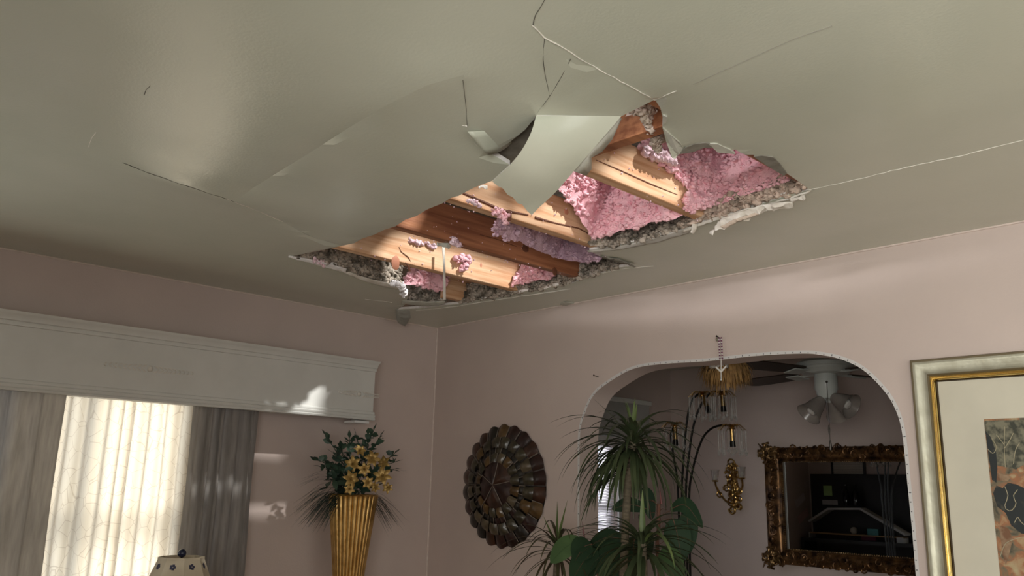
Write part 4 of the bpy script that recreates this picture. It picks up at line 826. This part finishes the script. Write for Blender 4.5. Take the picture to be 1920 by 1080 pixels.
# ================================================================ dining room
dv = thing('valance', 'dim grey valance box over the dining room window seen through the arch', 'valance', (.07, 1.5, 1.9))
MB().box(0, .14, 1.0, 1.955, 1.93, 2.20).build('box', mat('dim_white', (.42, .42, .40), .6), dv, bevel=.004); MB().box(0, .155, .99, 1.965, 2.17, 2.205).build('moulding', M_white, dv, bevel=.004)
bl = thing('window_blind', 'bright white horizontal blind in the dining room window behind the plants', 'blind', (-.02, 1.47, .95))
M_slat = mat('blind_slat', (.86, .84, .86), .5, transl=.55); mb = MB(); y0, y1, z0, z1 = DW
for k in range(46):
    z = z1-.03-k*.0205; mb.obox((-.03, (y0+y1)/2, z), (.010, 0, -.0065), (0, (y1-y0)/2-.012, 0), (.0004, 0, .0006))
mb.build('slats', M_slat, bl, smooth=False); MB().box(-.055, -.012, y0+.01, y1-.01, z1-.035, z1-.002).build('head_rail', M_frame, bl, bevel=.003)
mb = MB()
for y in (y0+.12, y1-.10): mb.tube([(-.03, y, z1-.03), (-.03, y, z0+.03)], .0015, 5)
mb.build('ladder_cord', M_frame, bl)
mb = MB(); c_ = .06
for a, b_, c, d in ((y0-c_, y0, z0-c_, z1+c_), (y1, y1+c_, z0-c_, z1+c_), (y0, y1, z1, z1+c_), (y0, y1, z0-c_, z0)): mb.box(0, .018, a, b_, c, d)
mb.build('trim_3', M_frame, kind='structure', bevel=.003)
# ceiling fan
hub = at(1548, 705, y=1.3); FH = hub
fan = thing('ceiling_fan', 'white ceiling fan with dark blades and bell glass shades in the dining room', 'fan', (FH.x, FH.y, H))
M_fanw = mat('fan_white', (.50, .53, .50), .35); M_blade = mat('fan_blade', (.040, .028, .020), .45, col2=(.025, .017, .012), scale=6, stretch=(1, 8, 1)); zf = FH.z
MB().lathe([(.0, H), (.075, H), (.07, H-.06), (.02, H-.075), (.02, zf+.10), (.11, zf+.095), (.155, zf+.07), (.155, zf+.05), (.148, zf+.045), (.148, zf+.035), (.125, zf+.012), (.06, zf+.01), (.06, zf)], 40, (FH.x, FH.y, 0)).build('motor_housing', M_fanw, fan)
MB().lathe([(.0, zf+.01), (.058, zf+.008), (.062, zf-.02), (.062, zf-.075), (.055, zf-.085), (.055, zf-.10), (.04, zf-.125), (0, zf-.13)], 32, (FH.x, FH.y, 0)).build('switch_housing', M_fanw, fan)
tipL = at(1375, 735, z=zf); azL = math.atan2(tipL.y-FH.y, tipL.x-FH.x)
for k in range(4):
    a = azL+.13+k*2*PI/4; d = Vector((math.cos(a), math.sin(a), 0)); s_ = Vector((-math.sin(a), math.cos(a), 0)); c = Vector((FH.x, FH.y, zf+.018)); mb = MB()
    prof = [(.19, .052), (.22, .062), (.5, .072), (.62, .070), (.66, .055), (.675, .02)]; n = len(prof)
    tl = Vector((0, 0, .15)); vs = []
    for sgn in (1, -1):
        for r, h_ in prof: vs.append(c+d*r+(s_+tl)*sgn*h_)
    vs2 = [v+Vector((0, 0, .006)) for v in vs]; o = 2*n
    fs = [(i, i+1, n+i+1, n+i) for i in range(n-1)]+[(o+n+i, o+n+i+1, o+i+1, o+i) for i in range(n-1)]
    loop = list(range(n))+list(range(2*n-1, n-1, -1)); fs += [(loop[i], loop[(i+1) % len(loop)], o+loop[(i+1) % len(loop)], o+loop[i]) for i in range(len(loop))]
    bl_ = mb.add(vs+vs2, fs).build('blade', M_blade, fan, smooth=False)
    MB().obox(c+d*.115+Vector((0, 0, -.004)), d*.075, s_*.016, (0, 0, .005)).obox(c+d*.215+Vector((0, 0, -.008)), d*.05, (s_+tl)*.045, (0, 0, .004)).build('blade_iron', M_fanw, bl_, bevel=.003)
M_bell = mat('smoked_glass', (.30, .27, .24), .25, col2=(.22, .19, .17), scale=8, alpha=.82, spec=.6)
for k, (px, py) in enumerate(((1527, 765), (1588, 758), (1570, 772))):
    tip = at(px, py, y=1.3+(-.07, -.02, .12)[k]); base = Vector((FH.x, FH.y, zf-.10)); ax = (tip-base).normalized(); s0 = base+ax*.045
    Mr = Vector((0, 0, 1)).rotation_difference(ax).to_matrix(); sh = MB().lathe([(.026, .0), (.034, .02), (.044, .05), (.052, .085), (.066, .115), (.072, .125), (.069, .125), (.050, .085), (.041, .05), (.030, .02)], 28, s0, Mr).build('glass_shade', M_bell, fan)
    MB().lathe([(0, -.05), (.018, -.05), (.02, -.01), (.028, .006), (.028, .012), (0, .012)], 20, s0, Mr).build('fitter', M_fanw, fan)
    MB().lathe([(.012, .02), (.02, .05), (.030, .085), (.022, .105), (0, .110)], 20, s0, Mr).build('bulb', mat('bulb', (.62, .60, .56), .3), sh)
pc = at(1550, 716, y=1.24); pe = at(1557, 843, y=1.24); MB().tube([pc, pc.lerp(pe, .55)+Vector((.002, 0, 0)), pe], .0016, 5).tube([at(1554, 797, y=1.24), at(1554.5, 805, y=1.24), at(1555, 815, y=1.24)], [.003, .006, .003], 8).tube([at(1556.5, 826, y=1.24), at(1557, 834, y=1.24), at(1557.5, 844, y=1.24)], [.004, .008, .006], 8).blob(pc, .007, amp=0).build('pull_chain', mat('chain', (.07, .06, .05), .4, .5), fan)
# arc lamp with crystal drops
base = at(1282, 945, y=1.0); lb = Vector((base.x+.03, 1.0, 0)); arc = thing('arc_lamp', 'black arc floor lamp with brass sockets and crystal drops behind the plants', 'lamp', lb)
MB().lathe([(0, 0), (.17, 0), (.17, .025), (.03, .045), (.025, .12), (0, .12)], 32, lb).build('base', M_black, arc)
M_crystal = mat('crystal', (.70, .70, .68), .05, trans=.6, col2=(.5, .5, .48), alpha=.5, spec=.9)
heads = [([(1272, 945), (1270, 900), (1262, 850), (1258, 815), (1264, 800)], (1265, 798), (1267, 836), .98), ([(1279, 945), (1281, 870), (1288, 790), (1297, 752), (1312, 737)], (1316, 741), (1330, 773), 1.0), ([(1286, 945), (1290, 870), (1300, 800), (1314, 760), (1335, 735), (1352, 737)], (1354, 740), (1357, 772), 1.05), ([(1292, 945), (1299, 880), (1316, 825), (1335, 803), (1358, 797), (1370, 799)], (1372, 803), (1374, 838), .97)]
rl = random.Random(7)
for i, (path, top, bot, y) in enumerate(heads):
    P = [at(px, py, y=lerp(1.0, y, k/(len(path)-1))) for k, (px, py) in enumerate(path)]; P = [Vector((lb.x+(i-1.5)*.012, 1.0, .1)), Vector((lerp(lb.x, P[0].x, .7), 1.0, .9))]+P
    arm = MB().tube(smooth_line(P, 40), .0065, 8).build('arm', M_black, arc)
    t = at(*top, y=y); b_ = at(*bot, y=y); ax = (b_-t).normalized(); head = MB().tube([t, t.lerp(b_, .7)], [.012, .0125], 12).tube([t-ax*.008, t+ax*.006], [.006, .024], 12).build('socket', M_brass, arc)
    MB().tube([t.lerp(b_, .68), b_], [.014, .017], 12).build('bulb_holder', M_black, head)
    mb = MB(); Rr = .078
    for k in range(10):
        a = 2*PI*k/10; d = Vector((math.cos(a), math.sin(a), 0)); e = t+d*Rr+Vector((0, 0, -.012)); mb.tube(smooth_line([t, t+d*Rr*.5+Vector((0, 0, .022)), e], 7), .0018, 5); mb.leaf([t, t+d*.025+Vector((0, 0, .018)), t+d*.045+Vector((0, 0, .006))], [.004, .009, .001])
    mb.build('crown', M_brass, head); mb = MB()
    for k in range(20):
        a = 2*PI*k/20; d = Vector((math.cos(a), math.sin(a), 0)); e = t+d*Rr*(1 if k % 2 else .82)+Vector((0, 0, -.012)); l = .115 if k % 2 else .10; q = e+Vector((0, 0, -l)); mb.tube([e, q], .0022, 5); mb.tube([q, q+Vector((0, 0, -.010)), q+Vector((0, 0, -.026))], [.002, .0085, .001], 6)
    mb.build('crystal_drops', M_crystal, head)
# sconce
sn = thing('wall_sconce', 'ornate brass double sconce with glass candle cups on the dining wall', 'sconce', (.565, DY, 1.4)); rn = random.Random(21); mb = MB()
def scroll(mb, c, r, turns, axis_u, axis_v, th, ph=0, out=Vector((0, -1, 0)), lift=.012):
    P = []
    for k in range(18): t = k/17; a = ph+turns*2*PI*t; q = r*(1-.78*t); P.append(c+axis_u*q*math.cos(a)+axis_v*q*math.sin(a)+out*lift*math.sin(PI*t))
    mb.tube(P, [th*(1.1-.6*k/17) for k in range(18)], 6)
UX, UZ = Vector((1, 0, 0)), Vector((0, 0, 1))
for k in range(26):
    t = k/25; z = lerp(1.43, 1.765, t); wv = .05*math.sin(PI*min(1, t*.85+.12))+.012; c = Vector((.57+rn.uniform(-1, 1)*wv-.02*(t-.5), DY-.02-rn.uniform(0, .022), z)); scroll(mb, c, rn.uniform(.022, .04), rn.choice((-1, 1))*rn.uniform(.8, 1.5), UX, UZ, rn.uniform(.005, .009), rn.uniform(0, 6.28))
    if k % 2: d = Vector((rn.uniform(-1, 1), -.3, rn.uniform(-.6, 1))).normalized(); mb.leaf([c, c+d*.025, c+d*.05], [.004, .014, .001])
mb.tube([(.57, DY-.006, 1.43), (.565, DY-.012, 1.6), (.555, DY-.006, 1.76)], [.012, .03, .012], 10)
mb.build('backplate', M_brass, sn)
for (px, py, yy, pts) in ((1340, 893, 2.28, [(1378, 945), (1362, 940), (1350, 925), (1343, 912), (1341, 903)]), (1391, 885, 2.27, [(1375, 930), (1385, 925), (1392, 912), (1391, 898)])):
    P = smooth_line([at(a, c, y=lerp(DY-.02, yy, k/(len(pts)-1))) for k, (a, c) in enumerate(pts)], 20); mb = MB().tube(P, .007, 8); scroll(mb, P[9], .03, 1.3, UX, UZ, .005, 2); c = P[-1]
    mb.lathe([(0, -.004), (.022, 0), (.026, .008), (.012, .012)], 16, c); arm = mb.build('arm', M_brass, sn)
    MB().lathe([(.018, .008), (.024, .03), (.028, .07), (.034, .085), (.032, .085), (.026, .07), (.021, .03), (.016, .012)], 20, c).build('candle_cup', M_glass, arm); MB().tube([c+Vector((0, 0, .01)), c+Vector((0, 0, .05))], .011, 10).build('candle', mat('wax', (.55, .5, .42), .6), arm)
# ornate mirror
mx0, mx1, mz0, mz1 = .812, 2.42, 1.062, 1.885; gx0, gx1, gz0, gz1 = .965, 2.27, 1.18, 1.772; YM = DY-.03
mir = thing('wall_mirror', 'big dark gilt ornately carved mirror on the dining room back wall', 'mirror', ((mx0+mx1)/2, DY, mz0))
M_gilt = mat('dark_gilt', (.24, .125, .05), .36, .65, col2=(.035, .018, .010), scale=18, bump=.2, bscale=30); M_gilt2 = mat('worn_gilt', (.30, .19, .08), .35, .7, col2=(.10, .05, .02), scale=18)
mm = bpy.data.materials.new('mirror_glass'); mm.use_nodes = True; b = mm.node_tree.nodes['Principled BSDF']; b.inputs['Metallic'].default_value = 1; b.inputs['Roughness'].default_value = .015; b.inputs['Base Color'].default_value = (.72, .74, .74, 1)
MB().box(gx0-.01, gx1+.01, YM+.012, YM+.016, gz0-.01, gz1+.01).build('mirror_glass', mm, mir, smooth=False)
mb = MB(); prof = [(0, 0), (.0, .03), (.02, .05), (.05, .058), (.08, .045), (.095, .03), (.105, .034), (.112, .026), (.118, .012)]
wx = gx0-mx0; wz = gz0-mz0; n = len(prof)
for (x, z, sx, sz) in ((mx0, mz0, 1, 1), (mx1, mz0, -1, 1), (mx1, mz1, -1, -1), (mx0, mz1, 1, -1)): mb.v += [Vector((x+sx*(.014+a*(wx-.014)/.118), DY-c, z+sz*(.014+a*(wz-.014)/.118))) for a, c in prof]
for k in range(4):
    for j in range(n-1): mb.f.append((k*n+j, k*n+j+1, ((k+1) % 4)*n+j+1, ((k+1) % 4)*n+j)); mb.m.append(0)
mb.build('frame', M_gilt, mir)
rm = random.Random(33); mb = MB()
def side(p0, p1, nout):
    p0, p1 = Vector(p0), Vector(p1); Ls = (p1-p0).length; nn = int(Ls/.055); d = (p1-p0).normalized()
    for k in range(nn+1):
        c = p0+d*Ls*k/nn; big = 1+.5*math.cos(2*PI*k/nn*3)
        scroll(mb, c+nout*.03*rm.uniform(-1, 1)+Vector((0, -.05, 0)), rm.uniform(.022, .036)*(.8+.2*big), rm.choice((-1, 1))*1.3, d, nout, .0065, rm.uniform(0, 6.28))
        scroll(mb, c+nout*rm.uniform(.018, .042)*1.0+Vector((0, -.035, 0)), rm.uniform(.014, .022), 1.2, d, nout, .006, rm.uniform(0, 6.28))
        q = c-nout*.02+Vector((0, -.055, 0)); e = (nout*rm.uniform(.2, 1)+d*rm.uniform(-1, 1)).normalized(); mb.leaf([q, q+e*.03+Vector((0, -.01, 0)), q+e*.06], [.004, .013, .001])
zc0, zc1, xc0, xc1 = (mz0+gz0)/2, (mz1+gz1)/2, (mx0+gx0)/2, (mx1+gx1)/2
side((xc0, 0+DY, zc0), (xc1, DY, zc0), Vector((0, 0, -1))); side((xc0, DY, zc1), (xc1, DY, zc1), Vector((0, 0, 1))); side((xc0, DY, zc0), (xc0, DY, zc1), Vector((-1, 0, 0))); side((xc1, DY, zc0), (xc1, DY, zc1), Vector((1, 0, 0)))
mb.build('carving', M_gilt, mir)
for (x, z, sx, sz) in ((mx0+.06, mz0+.055, -1, -1), (mx0+.06, mz1-.055, -1, 1), (mx1-.06, mz0+.055, 1, -1), (mx1-.06, mz1-.055, 1, 1)):
    mb = MB()
    for k in range(9): a = k*2*PI/9; scroll(mb, Vector((x+.042*math.cos(a), DY-.06, z+.042*math.sin(a))), .032, 1.2*(-1)**k, UX, UZ, .008, a, lift=.02)
    mb.leaf([Vector((x, DY-.06, z)), Vector((x+sx*.03, DY-.085, z+sz*.03)), Vector((x+sx*.075, DY-.06, z+sz*.075))], [.01, .026, .002]); mb.build('corner_ornament', M_gilt2, mir)
mb = MB()
for k in range(90):
    for z in (gz0, gz1): mb.blob((lerp(gx0, gx1, k/89), YM-.004, z), .0055, amp=0, sub=0)
for k in range(42):
    for x in (gx0, gx1): mb.blob((x, YM-.004, lerp(gz0, gz1, k/41)), .0055, amp=0, sub=0)
mb.build('beading', M_gilt2, mir); MB().box(gx0+.006, gx0+.013, YM+.004, YM+.012, gz0, gz1).build('bevel_strip', mat('bevel_glass', (.20, .19, .17), .5), mir)
# ---- things the mirror reflects: they stand behind the wall left of the arch
ymir = YM+.012; yr = .34
def vr(px, py, y=yr): q = at(px, py, y=2*ymir-y); q.y = y; return q
bk = thing('bookcase', 'tall black bookcase against the dining side wall seen only in the mirror', 'bookcase', (.55, .25, 0)); M_bk = mat('bookcase_black', (.02, .02, .019), .5)
mb = MB(); mb.box(.03, 1.10, .15, .17, 0, 1.74).box(.03, .06, .17, .42, 0, 1.16).box(1.07, 1.10, .17, .42, 0, 1.16)
for z in (.0, .4, .8, 1.13): mb.box(.06, 1.07, .17, .42, z, z+.03)
mb.build('carcass', M_bk, bk, smooth=False)
dh = thing('dollhouse', 'white roofed dollhouse on the bookcase reflected in the carved mirror', 'dollhouse', (.55, .3, 1.16)); M_dh = mat('dollhouse_white', (.62, .62, .60), .5); M_dhs = mat('dollhouse_shelf', (.45, .27, .12), .6)
rl_ = [vr(1492, 993), vr(1552, 954), vr(1612, 954), vr(1697, 1003)]; rl_[0] = rl_[0].lerp(rl_[1], max(0, (.075-rl_[0].x)/(rl_[1].x-rl_[0].x))); mb = MB()
for a, c in zip(rl_, rl_[1:]):
    t = (c-a).normalized(); nn = Vector((t.z, 0, -t.x))*.009; mb.obox(a.lerp(c, .5)+Vector((0, -.06, 0)), (c-a)*.5, (0, .06, 0), nn)
mb.build('roof', M_dh, dh, smooth=False); x0_, x1_ = max(.065, rl_[0].x-.005), rl_[3].x-.02; zs_ = vr(1600, 1003).z
MB().box(x0_, x1_, yr-.12, yr-.005, zs_-.006, zs_+.004).build('shelf', M_dhs, dh, smooth=False)
MB().box(x0_, x0_+.012, yr-.12, yr, 1.16, zs_).box(x1_-.055, x1_, yr-.12, yr, 1.16, zs_).build('side_wall', M_dh, dh, smooth=False); MB().box(x0_, x1_, yr-.125, yr-.12, 1.16, zs_).build('back_panel', mat('dollhouse_inside', (.05, .035, .03), .8), dh, smooth=False)
q = vr(1634, 989); tag(MB().box(q.x-.05, q.x+.05, yr-.06, yr-.02, zs_+.005, zs_+.06).build('toy_box', mat('teal_card', (.10, .35, .36), .6), loc=(q.x, yr-.04, zs_+.005), bevel=.002), 'teal toy box on the dollhouse shelf reflected in the mirror', 'toy box')
q = vr(1597, 989); tag(MB().blob((q.x, yr-.04, zs_+.036), .031, amp=.03, sub=2).build('toy_ball', mat('cream_ball', (.5, .45, .36), .6), loc=(q.x, yr-.04, zs_+.005)), 'cream ball on the dollhouse shelf reflected in the mirror', 'ball')
q = vr(1620, 1022); tag(MB().box(q.x-.065, q.x+.065, yr-.115, yr-.10, 1.16, zs_-.012).build('toy_card', mat('magenta_card', (.28, .06, .12), .6), loc=(q.x, yr-.1, 1.16), bevel=.001), 'magenta card standing inside the dollhouse reflected in the mirror', 'card')
def note(px, py, w_, h_, rot, m, label, y=.176):
    q = vr(px, py, y); c, s_ = math.cos(rot), math.sin(rot); u_, t_ = Vector((1, 0, 0)), Vector((0, 1, 0))
    if q.x < .03: q = at(px, py, x=.004); q.y = 2*ymir-q.y; u_, t_ = Vector((0, -1, 0)), Vector((1, 0, 0)); w_ *= 1.6
    o = MB().obox(q, u_*c*w_+Vector((0, 0, s_*w_)), t_*.0012, u_*-s_*h_+Vector((0, 0, c*h_))).build('paper_note', m, loc=q, smooth=False); tag(o, label, 'note')
note(1552, 920, .042, .046, 0, mat('lime_paper', (.45, .68, .26), .8), 'lime green note on the black bookcase back reflected in the mirror'); note(1556, 942, .075, .022, 0, mat('grey_card', (.55, .53, .52), .8), 'long white card above the dollhouse reflected in the mirror')
note(1500, 938, .062, .035, .45, mat('mauve_paper', (.75, .68, .68), .8), 'tilted mauve paper beside the mirror left edge, upper of two'); note(1506, 967, .066, .036, .4, mat('rose_paper', (.78, .55, .53), .8), 'tilted rose paper beside the mirror left edge, lower of two')
for px in (1588, 1606):
    q = vr(px, 948, .24); q.z = max(q.z, rl_[1].z+.012); mb = MB().lathe([(0, 0), (.028, 0), (.03, .01), (.03, .11), (.012, .15), (.012, .19), (0, .19)], 20, (q.x, .245, q.z-.002)); tag(mb.build('bottle', mat('black_glass', (.01, .01, .01), .08), loc=(q.x, .245, q.z)), 'black bottle above the dollhouse roof in the mirror, '+('nearer the lime note' if px == 1588 else 'farther from the lime note'), 'bottle')
q0, q1 = vr(1562, 862, .15), vr(1620, 892, .15); pn = thing('blind_stand_in', 'pale slatted stand-in for a window blind reflected high in the carved mirror', 'panel', ((q0.x+q1.x)/2, .15, q1.z)); mb = MB()  # added pale panel, stands in for a reflected window with blinds
for k in range(10): mb.box(q0.x, q1.x, .150, .158, lerp(q1.z, q0.z, k/10), lerp(q1.z, q0.z, (k+.85)/10))
mb.build('slats', mat('stand_in_slat', (.72, .69, .62), .7), pn, smooth=False); MB().box(q0.x-.02, q0.x, .142, .162, q1.z-.02, q0.z+.02).box(q1.x, q1.x+.02, .142, .162, q1.z-.02, q0.z+.02).box(q0.x, q1.x, .142, .162, q1.z-.02, q1.z).box(q0.x, q1.x, .142, .149, q1.z, q0.z).build('panel_frame', M_bk, pn, smooth=False)
